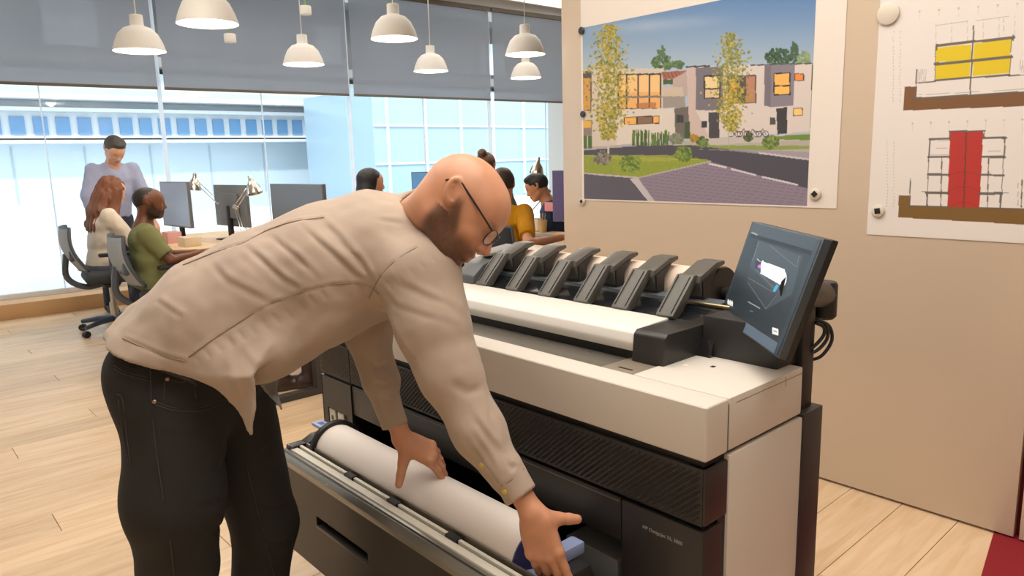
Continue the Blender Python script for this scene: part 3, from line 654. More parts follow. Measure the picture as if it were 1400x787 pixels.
# ---------- the man at the printer
man = thing('person', 'bald bearded man in beige shirt and black jeans bending over the printer drawer', 'person', (-1.86, .56, 0))
Lv = nrm(A(-.87, .5, 0))
hf = nrm(CR*.70-CU*.70-CF*.13); HF = headframe(hf, CR*.70+CU*.72+CF*.02)
ear = D(614, 265, 1.60); HC = ear+(-HF[1])*(-1)*.080*(1 if HF[1]@CF > 0 else -1)
HC = HC+HF[0]*.008
HS = 1.0
sp_px = [(222, 490, 1.77), (296, 438, 1.78), (364, 402, 1.80), (446, 369, 1.82), (516, 347, 1.84), (560, 340, 1.86)]
SPN = [D(*p) for p in sp_px]
LX_ = [Lv]*6
Rs, Ls = D(573, 378, 1.68), A(-1.72, 1.14, 1.19)
Re_, Rw = D(617, 512, 1.64), D(728, 701, 1.575)
Le_, Lw = D(503, 455, 1.93), D(550, 600, 1.93)
neck0 = D(560, 312, 1.84); neck1 = HC-HF[2]*.045-HF[0]*.03
rh_dir = nrm(D(752, 776, 1.580)-Rw); rh_back = nrm(-CF*.8-CU*.10-CR*.35)
lh_dir = nrm(CR*.80-CU*.50+CF*.26)
LHB = nrm(CU*.75+CR*.40-CF*.45); LTH = 1
_sd = np.cross(nrm(lh_dir), LHB)
if _sd@(-CU*.9-CR*.2-CF*.3) < 0: LTH = -1
_sd = np.cross(nrm(rh_dir), rh_back); RTH = 1 if _sd@CR > 0 else -1
def rhand(P): return hand_sdf(P, Rw, rh_dir, rh_back, RTH, 1.08, (0, .06, .10, .12, .14), .03, tdir=nrm(CR*.86-CU*.10+CF*.35), tlen=.70, tcurl=.10)
def lhand(P): return hand_sdf(P, Lw, lh_dir, LHB, LTH, 1.04, (0, .30, .34, .36, .40), .10, tdir=nrm(-CU*.93-CR*.16-CF*.25), tlen=.84, tcurl=.0)
def body_fn(P):
    d = head_sdf(P, HC, HF, HS)
    d = smin(d, cap(P, neck1, neck0, .060, .066), .035)
    d = smin(d, loft(P, SPN, LX_, [.12, .12, .13, .14, .14, .10], [.09, .09, .10, .11, .11, .08]), .05)
    for a, b, w_ in ((Rs, Re_, Rw), (Ls, Le_, Lw)):
        d = smin(d, cap(P, a, b, .05, .036), .03); d = smin(d, cap(P, b, w_, .034, .0245), .02)
    m = sph(P, Rw, .22) < 0
    if m.any(): d[m] = smin(d[m], rhand(P[m]), .012)
    m = sph(P, Lw, .22) < 0
    if m.any(): d[m] = smin(d[m], lhand(P[m]), .012)
    return d
def vnoise(P, s, seed=0):
    Q = P*s; return (np.sin(Q[:, 0]*1.7+seed+1.3*np.sin(Q[:, 1]*1.1+seed))+np.sin(Q[:, 1]*1.9+1.1*np.sin(Q[:, 2]*1.3))+np.sin(Q[:, 2]*1.6+1.2*np.sin(Q[:, 0]*.9+2*seed)))/3
def skin_cols(P, base, beard=None, lips='9c5a4a', c=None, fr=None, s=1.0, redden=True):
    c = HC if c is None else c; fr = HF if fr is None else fr
    b = np.array(lin(base)); col = np.tile(b, (len(P), 1)); col *= (1+.05*vnoise(P, 90))[:, None]
    q = (P-c)/s; a, l, u = q@fr[0], q@fr[1], q@fr[2]
    near = (np.linalg.norm(q, axis=1) < .2)
    lm = np.exp(-(((a-.112)/.012)**2+(l/.022)**2+((u+.0675)/.009)**2)); lm[~near] = 0
    col = col*(1-lm[:, None]*.7)+np.array(lin(lips))*lm[:, None]*.7
    if beard:
        line_ = -.047+np.clip((.062-a)*1.6, 0, .055)                      # cheek line, rising to the sideburn
        w = 1/(1+np.exp((u-line_)/.006)); w *= 1/(1+np.exp((np.where(u > -.03, .014, -.014)-a)/.004)); w *= 1/(1+np.exp((-.135-u)/.006))
        w *= 1-np.exp(-(((a-.112)/.02)**2+(l/.02)**2+((u+.0675)/.007)**2))
        w[~near] = 0
        mo = np.exp(-(((a-.106)/.014)**2+(l/.03)**2+((u+.053)/.006)**2))*.6; mo[~near] = 0
        w = 1.22*np.clip(np.maximum(w, mo)*(.88+.12*vnoise(P, 140, 1)*vnoise(P, 333, 4)), 0, 1)*.80
        col = col*(1-w[:, None])+np.array(lin(beard))*w[:, None]
    eb = np.exp(-(((a-.100)/.012)**2+((np.abs(l)-.033)/.020)**2+((u-.0225)/.005)**2))*.55; eb[~near] = 0
    col = col*(1-eb[:, None])+np.array(lin('4a3020'))*eb[:, None]
    return np.clip(col, 0, 1)
SKIN = mat('skin', 'b97a57', .42, attr=True, bump=.12, bscale=500, spec=.4)
SKIN.node_tree.nodes['Principled BSDF'].inputs['Subsurface Weight'].default_value = .08
SKIN.node_tree.nodes['Principled BSDF'].inputs['Subsurface Scale'].default_value = .01
allp = np.array(SPN+[Rs, Ls, Rw, Lw, HC, Re_, Le_])
body = mesh_sdf('body', body_fn, allp.min(0)-.26, allp.max(0)+.26, .0032, SKIN, man, colfn=lambda P: skin_cols(P, 'c68f70', beard='3c261b'))

# ---------- shirt
nk = nrm(HC-neck0)
def torso(P):
    d = loft(P, SPN, LX_, [.185, .180, .185, .20, .205, .175], [.130, .153, .156, .160, .155, .115])
    # loose cloth hanging under the belly
    for (px, py, dp), r in (((330, 480, 1.74), (.11, .16, .07)), ((385, 462, 1.76), (.10, .15, .075)), ((450, 425, 1.79), (.09, .14, .06))):
        d = smin(d, ell(P, D(px, py, dp), np.stack([nrm(CR*.85+CU*.5), Lv, nrm(np.cross(nrm(CR*.85+CU*.5), Lv))]), r), .06)
    d = smin(d, cap(P, Rs+A(0, 0, .0), D(548, 338, 1.74), .082, .085), .06)
    d = smin(d, cap(P, Ls, D(545, 335, 1.90), .070, .085), .06)
    return d
def sheet(P, poly, depth0, depth1, th, k=.0, bend=None):
    # a thin hanging flap: polygon given in picture points, leaning from depth0 (first) to depth1
    pts = [D(x, y, dd) for x, y, dd in poly]; c = np.mean(pts, 0)
    n = nrm(np.cross(pts[1]-pts[0], pts[2]-pts[0])); ax = nrm(pts[1]-pts[0]); ay = np.cross(n, ax)
    X = (P-c)@ax; Y = (P-c)@ay; Zv = (P-c)@n; pp = [((p-c)@ax, (p-c)@ay) for p in pts]
    dd = np.full(len(P), 1e9); ins = inpoly(X, Y, pp)
    for i in range(len(pp)):
        (x0, y0), (x1, y1) = pp[i], pp[(i+1) % len(pp)]; dx, dy_ = x1-x0, y1-y0; t = np.clip(((X-x0)*dx+(Y-y0)*dy_)/(dx*dx+dy_*dy_), 0, 1)
        dd = np.minimum(dd, np.hypot(X-x0-t*dx, Y-y0-t*dy_))
    dd = np.where(ins, -dd, dd); Zv = Zv+.006*np.sin(X*70)
    if bend: Zv = Zv+(1 if n@CF < 0 else -1)*np.clip((P-bend[0])@CU, 0, .2)*bend[1]
    return np.sqrt(np.maximum(dd, 0)**2+np.maximum(np.abs(Zv)-th, 0)**2)+np.minimum(np.maximum(dd, np.abs(Zv)-th), 0)-.002
Re2 = D(614, 508, 1.64)
def sleeveR(P):
    d = cap(P, Rs, D(592, 445, 1.655), .100, .080); d = smin(d, cap(P, D(592, 445, 1.655), Re2, .080, .066), .04)
    d = smin(d, cap(P, Re2, D(655, 590, 1.615), .067, .056), .04); d = smin(d, cap(P, D(655, 590, 1.615), D(692, 648, 1.59), .056, .041), .03)
    cuff = smax(cap(P, D(690, 640, 1.59), Rw+nrm(Rw-Re2)*.03, .0385, .0375), (P-D(714, 676, 1.585))@nrm(Rw-D(690, 640, 1.59)), .004)
    return smin(d, cuff, .008)
def sleeveL(P):
    d = cap(P, Ls, Le_, .075, .057); d = smin(d, cap(P, Le_, D(521, 520, 1.93), .057, .046), .03); d = smin(d, cap(P, D(521, 520, 1.93), D(532, 560, 1.93), .046, .035), .02)
    cuff = smax(cap(P, D(530, 548, 1.93), D(547, 605, 1.93), .035, .034), (P-D(537, 583, 1.93))@nrm(Lw-Le_), .004)
    return smin(d, cuff, .006)
# planes that end the shirt: hem at the back and side, neckline
HEM = [D(148, 458, 1.74), D(205, 480, 1.70), D(262, 500, 1.66)]
hem_c = D(205, 482, 1.70); hem_n = nrm(np.cross(D(262, 502, 1.66)-D(150, 455, 1.74), Lv));  hem_n = hem_n*(1 if hem_n[2] < 0 else -1)
spi = nrm(SPN[1]-SPN[0])
def shirt0(P):
    d = torso(P)
    d = smin(d, cap(P, D(158, 460, 1.72), D(190, 446, 1.76), .014, .05), .04)
    d = smax(d, (P-hem_c)@hem_n, .006)
    d = smin(d, sleeveR(P), .022); d = smin(d, sleeveL(P), .02)
    d = smin(d, sheet(P, [(225, 470, 1.575), (260, 500, 1.57), (300, 552, 1.575), (333, 602, 1.585), (346, 560, 1.59), (356, 512, 1.60), (372, 470, 1.62), (300, 430, 1.60)], 0, 0, .004, bend=(D(262, 515, 1.57), 1.1)), .03)
    return d
def collar(P):
    c = neck0+nk*.052; t = (P-c)@nk; q = P-c-t[:, None]*nk; r = np.sqrt((q*q).sum(1))
    rr_ = .078-.10*t; return np.maximum(np.abs(r-rr_)-.0035, np.abs(t+.004)-.030)-.002
def neckcut(P): return smax(cap(P, neck0+nk*.035, neck1+nk*.15, .074, .075), -1e3+0*P[:, 0], 0)
LININGPOLY = [(345, 505, 1.73), (352, 520, 1.72), (385, 561, 1.70), (378, 530, 1.71), (384, 500, 1.74), (360, 488, 1.76)]
def shirt1(P):
    d = smax(shirt0(P), -neckcut(P), .006); d = smin(d, smax(collar(P), -cap(P, neck0, neck1+nk*.2, .068, .068), .003), .008)
    return d
def hp_(px, py, f=None): return hit(f or shirt1, px, py)
F_ = []
def fold(px, amp, w, f=None): F_.append(([hp_(x, y, f) for x, y in px], amp, w))
# sewn lines
SEAMS = ([(250, 362), (290, 346), (330, 333), (362, 316), (392, 305), (418, 300), (443, 297)], [(258, 488), (282, 470), (309, 452), (340, 432), (372, 414), (415, 398), (455, 389), (490, 388), (518, 402)],
           [(505, 408), (515, 385), (536, 360), (566, 340), (600, 327), (620, 333)], [(592, 293), (600, 315), (604, 328)], [(168, 462), (190, 472), (222, 486), (254, 494)], [(648, 612), (664, 634), (682, 660)], [(684, 664), (700, 655), (716, 640)])
for pl in SEAMS:
    fold(pl, .0028, .0032)
    fold([(x+3, y-4) for x, y in pl], -.0012, .005)
# folds: ridge beside groove
for pl, a, w in (([(292, 322), (330, 352), (362, 384), (392, 404), (420, 410)], .006, .008), ([(332, 334), (360, 358), (388, 384), (418, 400)], .007, .008), ([(366, 320), (402, 350), (440, 384)], .006, .008), ([(404, 303), (440, 335), (472, 362), (492, 384)], .007, .008),
                 ([(436, 300), (460, 322), (480, 350)], .004, .008), ([(215, 412), (232, 424), (245, 432)], .003, .006), ([(285, 356), (310, 384), (345, 402), (380, 418)], .005, .011),
                 ([(455, 350), (480, 372), (508, 392)], .005, .006), ([(470, 330), (495, 362), (512, 392)], .006, .006), ([(520, 300), (545, 305), (575, 300)], .003, .008), ([(560, 290), (580, 305), (592, 322)], .003, .005),
                 ([(320, 470), (345, 500), (352, 530)], .006, .012), ([(300, 480), (318, 530), (330, 580)], .006, .012), ([(400, 440), (380, 470), (352, 495)], .006, .016), ([(470, 410), (430, 440), (395, 480)], .005, .016)):
    fold(pl, a*.55, w*.8); fold([(x+6, y-5) for x, y in pl], -a*.45, w*.9)
# sleeve folds
for pl, a, w in (([(515, 372+20), (540, 418), (580, 432), (622, 444)], .003, .008), ([(530, 380), (580, 404), (625, 424)], .004, .009), ([(522, 420), (545, 470), (575, 520)], .005, .010),
                 ([(622, 548), (648, 560), (668, 545), (672, 528)], .009, .008), ([(640, 560), (660, 590), (690, 625)], .005, .008), ([(668, 545), (672, 575), (682, 610)], .006, .007), ([(610, 520), (640, 536), (662, 530)], .006, .010),
                 ([(645, 590), (664, 622), (680, 650)], .004, .005), ([(693, 632), (700, 640), (706, 634)], .008, .004), ([(634, 600), (650, 626), (662, 645)], .002, .003),
                 ([(500, 488), (515, 502), (535, 496)], .007, .008), ([(505, 520), (525, 528), (543, 520)], .006, .007), ([(512, 540), (530, 548), (545, 538)], .004, .006), ([(490, 470), (505, 510), (516, 560)], .004, .008)):
    fold(pl, a*.75, w); fold([(x+6, y-5) for x, y in pl], -a*.5, w)
for k in range(8): fold([(505+15*k-8, 404-9.5*k), (505+15*k+2, 413-9*k)], .0022, .0035)
for k in range(12): fold([(262+16*k, 484-7.5*k-(k > 8)*4), (270+16*k, 494-7.5*k-(k > 8)*4)], .002, .004)
def shirt_fn(P):
    d = shirt1(P); d = d+.0018*vnoise(P, 34)+.0010*vnoise(P+3, 70, 2)
    return crease(P, d, F_)
SHIRT = mat('beige shirt cloth', 'ad9b8b', .82, bump=.25, bscale=900, spec=.25, var=.04, vscale=5)
SHIRT.node_tree.nodes['Principled BSDF'].inputs['Sheen Weight'].default_value = .15
lo_ = np.array([SPN[0], Rs, Ls, Rw, Lw]).min(0)-.22; hi_ = np.array([SPN[0], Rs, Ls, Rw, Lw, HC]).max(0)+.22
mesh_sdf('shirt', shirt_fn, lo_, hi_, .0046, SHIRT, man)
SEAM = mat('shirt seam thread', '8f7e6f', .9)
for pl in SEAMS: tubes('sewn_seam', [(spline([hit(shirt_fn, x, y)-CF*.0006 for x, y in pl], 4), .0012)], SEAM, man, 5)
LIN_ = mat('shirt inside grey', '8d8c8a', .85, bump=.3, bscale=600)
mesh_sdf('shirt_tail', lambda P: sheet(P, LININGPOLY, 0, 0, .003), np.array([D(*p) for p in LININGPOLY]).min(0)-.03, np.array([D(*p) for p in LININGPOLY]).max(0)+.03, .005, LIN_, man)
def button(px, py, fn=shirt_fn):
    p = hit(fn, px, py); e = .002; g_ = np.array([fn((p+e*a)[None])[0]-fn((p-e*a)[None])[0] for a in np.eye(3)]); g_ = nrm(g_)
    return p, g_
BTN = mat('yellow button', 'c9b445', .35)
for x, y in ((658, 636), (690, 672), (678, 674)):
    p, g_ = button(x, y); lathe('cuff_button', [(0, -.001), (.0055, -.001), (.0058, .0015), (.0045, .0025), (0, .002)], p, BTN, man, 14, axis=g_)

# ---------- jeans
Rhp, Lhp = D(228, 540, 1.72), D(312, 545, 1.90)
Rk, Lk = A(-1.80, .475, .46), A(-1.885, .735, .45)
Ra, La = A(-1.90, .43, .10), A(-1.95, .70, .10)
pel = D(255, 512, 1.80)
wd_ = nrm(SPN[1]-SPN[0])
def jeans0(P):
    d = ell(P, D(254, 520, 1.79), np.stack([nrm(CR*.97+CU*.1-CF*.1), Lv, nrm(CU)]), A(.150, .150, .145))
    d = smin(d, ell(P, D(231, 530, 1.76), np.stack([CR, CF, CU]), A(.115, .115, .12)), .05)
    d = smin(d, ell(P, D(300, 480, 1.80), np.stack([CR, CF, CU]), A(.115, .14, .10)), .06)
    d = smin(d, cap(P, D(240, 560, 1.74), D(240, 700, 1.72)*.5+((Rhp+Rk)/2)*.5, .118, .110), .04)
    d = smin(d, cap(P, D(240, 700, 1.72)*.5+((Rhp+Rk)/2)*.5, Rk, .110, .090), .04); d = smin(d, cap(P, Rk, Ra, .088, .072), .03)
    d2 = cap(P, D(310, 550, 1.92), Lk, .120, .086); d2 = smin(d2, cap(P, Lk, La, .086, .072), .03)
    d = smin(d, d2, .018)
    top = (P-D(200, 462, 1.72))@nrm(np.cross(Lv, D(300, 508, 1.66)-D(155, 448, 1.76)))
    s = 1 if nrm(np.cross(Lv, D(300, 508, 1.66)-D(155, 448, 1.76)))[2] > 0 else -1
    d = smax(d, top*s-.01, .004)
    return smax(d, .075-P[:, 2], .004)
G_ = []
def gf(pl, a, w): G_.append(([hit(jeans0, x, y) for x, y in pl], a, w))
gf([(205, 495), (206, 545), (212, 610), (222, 680), (232, 740), (238, 790)], .003, .003); gf([(209, 495), (210, 545), (216, 610), (226, 680), (236, 740), (242, 790)], -.0025, .004)

gf([(212, 548), (240, 556), (275, 556), (300, 545)], .004, .0035); gf([(212, 543), (240, 551), (275, 551), (300, 540)], -.0025, .004)
gf([(225, 516), (224, 545)], .002, .003); gf([(262, 515), (276, 545)], .002, .003)

for pl, a, w in (([(318, 612), (300, 640), (270, 650)], .004, .010), ([(312, 672), (290, 690), (262, 694)], .005, .010), ([(312, 700), (295, 725), (270, 740)], .005, .009), ([(225, 590), (260, 600), (300, 590)], .003, .012), ([(330, 640), (352, 655), (375, 640)], .006, .010), ([(345, 690), (370, 700), (395, 690)], .006, .010), ([(350, 740), (380, 745), (405, 735)], .006, .009), ([(340, 600), (355, 620), (372, 610)], .004, .010), ([(335, 640), (348, 690), (365, 760)], .003, .003)):
    gf(pl, a, w); gf([(x, y-7) for x, y in pl], -a*.6, w)
def jeans_fn(P): return crease(P, jeans0(P)+.0012*vnoise(P, 30), G_)
JEAN = mat('black denim', '2b2a29', .8, bump=.35, bscale=700, spec=.3, var=.18, vscale=7)
mesh_sdf('jeans', jeans_fn, A(-2.25, .2, .05), A(-1.45, 1.0, 1.12), .006, JEAN, man)
for x, y in ((229, 518), (211, 549)):
    p, g_ = button(x, y, jeans_fn); lathe('rivet', [(0, 0), (.0045, 0), (.0045, .0015), (.002, .003), (0, .003)], p, mat('copper rivet', '9a8a78', .3, metal=.8), man, 12, axis=g_)
# sewn seams, pocket edges and belt
JS = mat('denim seam', '3d3a38', .8); JD = mat('denim seam dark', '121111', .9)
for pl in ([(206, 500), (207, 545), (213, 610), (223, 680), (233, 740), (239, 800)], [(156, 504), (172, 512), (202, 520)], [(156, 500), (173, 508), (202, 516)], [(212, 549), (240, 557), (275, 557), (305, 545)], [(212, 553), (240, 561), (275, 561), (305, 550)], [(226, 517), (224, 547)],
           [(226, 517), (248, 522), (264, 520), (268, 545)], [(160, 538), (168, 548), (174, 600), (179, 638)], [(162, 546), (169, 600), (176, 636)], [(338, 640), (350, 690), (368, 760), (378, 800)]):
    tubes('denim_seam', [(spline([hit(jeans_fn, x, y)-CF*.0005 for x, y in pl], 5), .0013)], JS, man, 5)
def ribbon(name, top, bot, m, fn, th=.003):
    V = []; n = len(top)
    for pl in (top, bot):
        for x, y in pl: V.append(hit(fn, x, y)-CF*th)
    V += [v+CF*(th+.004) for v in V]
    Fc = [(i, i+1, n+i+1, n+i) for i in range(n-1)]+[(2*n+i, 3*n+i, 3*n+i+1, 2*n+i+1) for i in range(n-1)]+[(i, 2*n+i, 2*n+i+1, i+1) for i in range(n-1)]+[(n+i, n+i+1, 3*n+i+1, 3*n+i) for i in range(n-1)]
    Fc += [(0, n, 3*n, 2*n), (n-1, 3*n-1, 4*n-1, 2*n-1)]
    return link(name, V, Fc, m, man, smooth=True)
tb = [(156, 470), (175, 478), (200, 487), (225, 496), (250, 505), (270, 515)]
ribbon('belt', tb, [(x-1, y+13) for x, y in tb], mat('black belt leather', '141213', .35), jeans_fn)
ribbon('belt_loop', [(178, 474), (185, 477)], [(176, 500), (183, 503)], JEAN, jeans_fn, .006)
# belt
bp_ = 0 and [hit(jeans0, x, y) for x, y in ((148, 466), (170, 474), (195, 482), (225, 492), (262, 505), (290, 518))]
SHOE = mat('dark leather', '2a2320', .4)
def shoe_parts(a, yaw, parent, s=1.0, m=None):
    fx = A(math.sin(yaw), math.cos(yaw), 0); c = A(a[0], a[1], 0)
    fn = lambda P: smax(smin(smin(cap(P, c-fx*.05*s+A(0, 0, .045), c+fx*.09*s+A(0, 0, .035), .045*s, .040*s), cap(P, c+fx*.09*s+A(0, 0, .03), c+fx*.17*s+A(0, 0, .026), .042*s, .030*s), .03), cap(P, c+A(0, 0, .05), c+A(0, 0, .11), .045*s, .045*s), .03), .004-P[:, 2], .004)
    return mesh_sdf('shoe', fn, c-.26, c+A(.26, .26, .2), .009, m or SHOE, parent)
shoe_parts(Ra, .45, man); shoe_parts(La, .35, man)

# ---------- glasses
g = lambda a, b, d_: HC+HF[0]*a+HF[1]*b+HF[2]*d_
GM = mat('glasses frame black', '1c1a18', .3)
def rim(q):
    pts = []
    for k in range(29):
        t = 2*math.pi*k/28; x = .029*np.sign(math.cos(t))*abs(math.cos(t))**.8; z = .020*np.sign(math.sin(t))*abs(math.sin(t))**.8
        pts.append(g(.122-abs(q*.034+x)*.14, q*.034+x, -.002+z-.0))
    return pts
fr_ = tubes('glasses_frame', [(rim(1), .0017), (rim(-1), .0017), ([g(.120, -.008, .006), g(.124, 0, .008), g(.120, .008, .006)], .0015)]+[([g(.114, q*.062, .010), g(.098, q*.073, .014), g(.04, q*.083, .027), g(.0, q*.086, .036), g(-.018, q*.088, .036), g(-.034, q*.085, .016)], .0023) for q in (-1, 1)], GM, man, 8)
GLS = mat('lens glass', 'f4f8fa', .05, trans=1.0, alpha=.25)
for q in (-1, 1):
    r_ = rim(q)[:-1]; link('lens', r_, [tuple(range(len(r_)))], GLS, fr_)
# ------------------------------------------------------------------ seated and standing colleagues
CLOTH = {}
def cloth(name, c): return mat(name, c, .85, bump=.25, bscale=300, spec=.2, var=.06, vscale=9)
def figure(name_label, x, y, yaw, skin, shirt, trousers, hair, s=1.08, lean=.0, sit=True, sleeve='short', hairstyle='short', headpitch=.25, headyaw=0.0, arms=None, shoes='2a2522', h=.011, pelz=None, skirt=None, beard=None, visible_legs=True):
    fw = A(math.sin(yaw), math.cos(yaw), 0); lf = A(-fw[1], fw[0], 0); up = A(0, 0, 1.)
    o = A(x, y, 0)
    q = lambda f, l, u: o+s*(fw*f+lf*l)+up*(s*u)
    pu = .50 if sit else .93
    if pelz: pu = pelz/s
    cl, sl = math.cos(lean), math.sin(lean)
    tq = lambda f, l, u: q(f*cl+u*sl, l, pu+u*cl-f*sl)           # torso frame, u above pelvis
    t = thing('person', name_label, 'person', (x, y, 0))
    hy = yaw+headyaw; hfw = A(math.sin(hy)*math.cos(headpitch), math.cos(hy)*math.cos(headpitch), -math.sin(headpitch))
    fr = headframe(hfw, A(0, 0, 1)); hc = tq(.03, 0, .70)+s*(fw*.015+up*.0); nb = tq(-.005, 0, .50)
    sh = [tq(0, k*.175, .49) for k in (1, -1)]
    arms = arms or [((.10, .24, .26), (.36, .16, .26)), ((.10, -.24, .26), (.36, -.16, .26))]
    el = [tq(*a[0]) if len(a) < 4 else np.array(a[3]) for a in arms]; wr = [tq(*a[1]) if len(a) < 3 else np.array(a[2]) for a in arms]
    if sit: legs = [(q(0, k*.09, pu), q(.44, k*.12, pu+.02), q(.42, k*.13, .09)) for k in (1, -1)]
    else: legs = [(q(0, k*.09, pu-.02), q(.02, k*.11, .50), q(-.02, k*.12, .09)) for k in (1, -1)]
    def skinf(P):
        d = head_sdf(P, hc, fr, s, True)
        d = smin(d, cap(P, hc-fr[2]*.05*s-fr[0]*.02*s, nb, .052*s, .058*s), .03)
        d = smin(d, cap(P, nb, tq(0, 0, .1), .08*s, .09*s), .04)
        for a, b, c in zip(sh, el, wr):
            d = smin(d, cap(P, a, b, .045*s, .036*s), .03); d = smin(d, cap(P, b, c, .038*s, .025*s), .02)
            dv = nrm(c-b); m = sph(P, c, .25) < 0
            if m.any():
                bk = up-dv*(up@dv); d[m] = smin(d[m], hand_sdf(P[m], c, dv, bk, 1 if a is sh[0] else -1, s, (0, .25, .28, .3, .3), .06), .012)
        return d
    pts = np.array([hc, nb]+sh+el+wr+[tq(0, 0, 0)]); lo, hi = pts.min(0)-.28, pts.max(0)+.28
    mesh_sdf('body', skinf, lo, hi, h*.8, SKIN, t, colfn=lambda P: skin_cols(P, skin, beard=beard, c=hc, fr=fr, s=s))
    sp = [tq(0, 0, -.04), tq(.01, 0, .12), tq(.015, 0, .28), tq(.0, 0, .42), tq(-.005, 0, .50)]
    def shirtf(P):
        d = loft(P, sp, [lf]*5, [v*s for v in (.165, .155, .17, .185, .12)], [v*s for v in (.125, .115, .125, .115, .07)])
        for a, b, c in zip(sh, el, wr):
            e = cap(P, a, b, .068*s, .056*s)
            if sleeve == 'short': e = smax(e, (P-(a*.22+b*.78))@nrm(b-a), .006)
            else: e = smin(e, cap(P, b, c, .055*s, .040*s), .03); e = smax(e, (P-(c-.01*nrm(c-b)))@nrm(c-b), .004)
            d = smin(d, e, .035)
        d = smax(d, -cap(P, nb, hc, .060*s, .066*s), .006); d = smax(d, (tq(0, 0, -.10)-P)@(up*cl+fw*sl), .006)
        return d+.004*vnoise(P, 24, x)+.0025*vnoise(P, 50, y)
    mesh_sdf('shirt', shirtf, lo, hi, h, cloth('cloth '+shirt, shirt), t)
    if visible_legs:
        def legf(P):
            d = ell(P, q(0, 0, pu-.01), np.stack([fw, lf, up]), s*A(.145, .165, .12))
            for a, b, c in legs: d = smin(d, smin(cap(P, a, b, .088*s, .070*s), cap(P, b, c, .066*s, .055*s), .03), .03)
            return smax(d, .07-P[:, 2], .004)
        lp = np.array([v for l in legs for v in l]+[q(0, 0, pu)])
        mesh_sdf('trousers', legf, lp.min(0)-.2, lp.max(0)+.2, h*1.3, cloth('cloth '+trousers, trousers), t)
        for l in legs: shoe_parts(l[2], yaw, t, s, mat('shoe '+shoes, shoes, .5))
    f_, l_, u_ = fr; R = np.stack([f_, l_, u_]); g = lambda a, b, d_: hc+s*(f_*a+l_*b+u_*d_)
    def hairf(P):
        d = ell(P, g(-.004, 0, .032), R, s*A(.110, .089, .097))
        front = ((P-g(.078, 0, .045))@nrm(f_*.9-u_*.45)); d = smax(d, front, .01)
        if hairstyle in ('short', 'crop'):
            if hairstyle == 'short': d = smin(d, ell(P, g(.035, .01, .105), R, s*A(.062, .06, .03)), .03)
            else: d = smax(ell(P, g(-.004, 0, .028), R, s*A(.105, .085, .091)), ((P-g(.070, 0, .045))@nrm(f_*.9-u_*.40)), .006)
            side = (g(0, 0, -.022)-P)@nrm(u_-f_*.45); d = smax(d, side, .01)
            d = smax(d, -smax(((g(.018, 0, 0)-P)@(-f_)*-1), (P-g(0, 0, .028))@u_, .004)*1.0 if False else d, 0)
            face = np.minimum((P-g(.022, 0, 0))@f_, (g(0, 0, .030)-P)@u_); d = smax(d, face, .012)
        elif hairstyle == 'bun':
            d = smin(d, sph(P, g(-.075, 0, .115), .042*s), .015); face = np.minimum((P-g(.02, 0, 0))@f_, (g(0, 0, .04)-P)@u_); d = smax(d, face, .01); d = smax(d, (g(0, 0, -.05)-P)@u_, .01)
        elif hairstyle == 'long':
            d = smin(d, loft(P, [g(-.02, 0, .03), g(-.06, 0, -.08), g(-.085, 0, -.20), g(-.08, .01, -.33), g(-.07, .02, -.40)], [l_]*5, [v*s for v in (.09, .105, .115, .10, .05)], [v*s for v in (.09, .075, .055, .045, .02)]), .03)
            for k in (1, -1): d = smin(d, cap(P, g(.02, k*.075, .02), g(.03, k*.095, -.20), .03*s, .028*s), .03)
            face = np.minimum((P-g(.045, 0, 0))@f_, (g(0, 0, .05)-P)@u_)
            d = smax(d, np.minimum(face, .055*s-np.abs((P-hc)@l_)), .01)
            d = d+.005*np.sin(((P-hc)@l_)*130+3*np.sin(((P-hc)@u_)*16))+.004*np.sin(((P-hc)@f_)*110+2*np.sin(((P-hc)@u_)*20))
        elif hairstyle == 'bob':
            d = smin(d, loft(P, [g(-.01, 0, .03), g(-.03, 0, -.06), g(-.035, 0, -.15)], [l_]*3, [v*s for v in (.09, .10, .09)], [v*s for v in (.095, .075, .055)]), .02)
            face = (P-g(.05, 0, 0))@f_; d = smax(d, np.minimum(face, (g(0, 0, .045)-P)@u_+0*face), .008)
        return d+.0016*vnoise(P, 160)
    mesh_sdf('hair', hairf, hc-.5*s*A(1, 1, 1), hc+.24*s*A(1, 1, 1), .0075, mat('hair '+hair, hair, .6, bump=.7, bscale=160, stretch=(1, 1, .35), var=.2, vscale=30), t)
    return t
figure('short-haired man in olive green T-shirt seated in a grey chair', -5.92, 1.60, .18, '6f4630', '7d8056', '2d3038', '241c18', s=.98, lean=.0, hairstyle='crop', headpitch=.08, headyaw=.05, arms=[((.12, .24, .27), (.36, .12, .28)), ((.14, -.22, .27), (.38, -.10, .30))], beard='1d1512')
figure('woman with long wavy auburn hair in cream blouse seated by the windows', -7.42, 1.60, .02, 'd9a488', 'e4d8c8', '4c5058', '7d4c33', s=1.04, lean=.16, sleeve='long', hairstyle='long', headpitch=.30, headyaw=-.25, arms=[((.16, .22, .28), (.36, .08, .34)), ((.20, -.20, .28), (.42, -.06, .34))])
figure('grey-haired man in pale blue shirt standing and leaning over the desk end', -8.15, 1.93, 1.50, 'dcab92', 'aab2d2', '3b4048', '4c4744', s=1.02, lean=.30, sit=False, sleeve='long', headpitch=.75, headyaw=-.08, arms=[((.10, .25, .27), (.30, .26, .06)), ((.08, -.25, .27), (.22, -.24, .02))])
figure('woman with black bob, only her head showing above the beige back', -5.74, 3.40, .35, 'cf9a80', '40454e', '33363c', '17161a', s=1.04, lean=.0, sleeve='long', hairstyle='bob', headpitch=.1, h=.014)
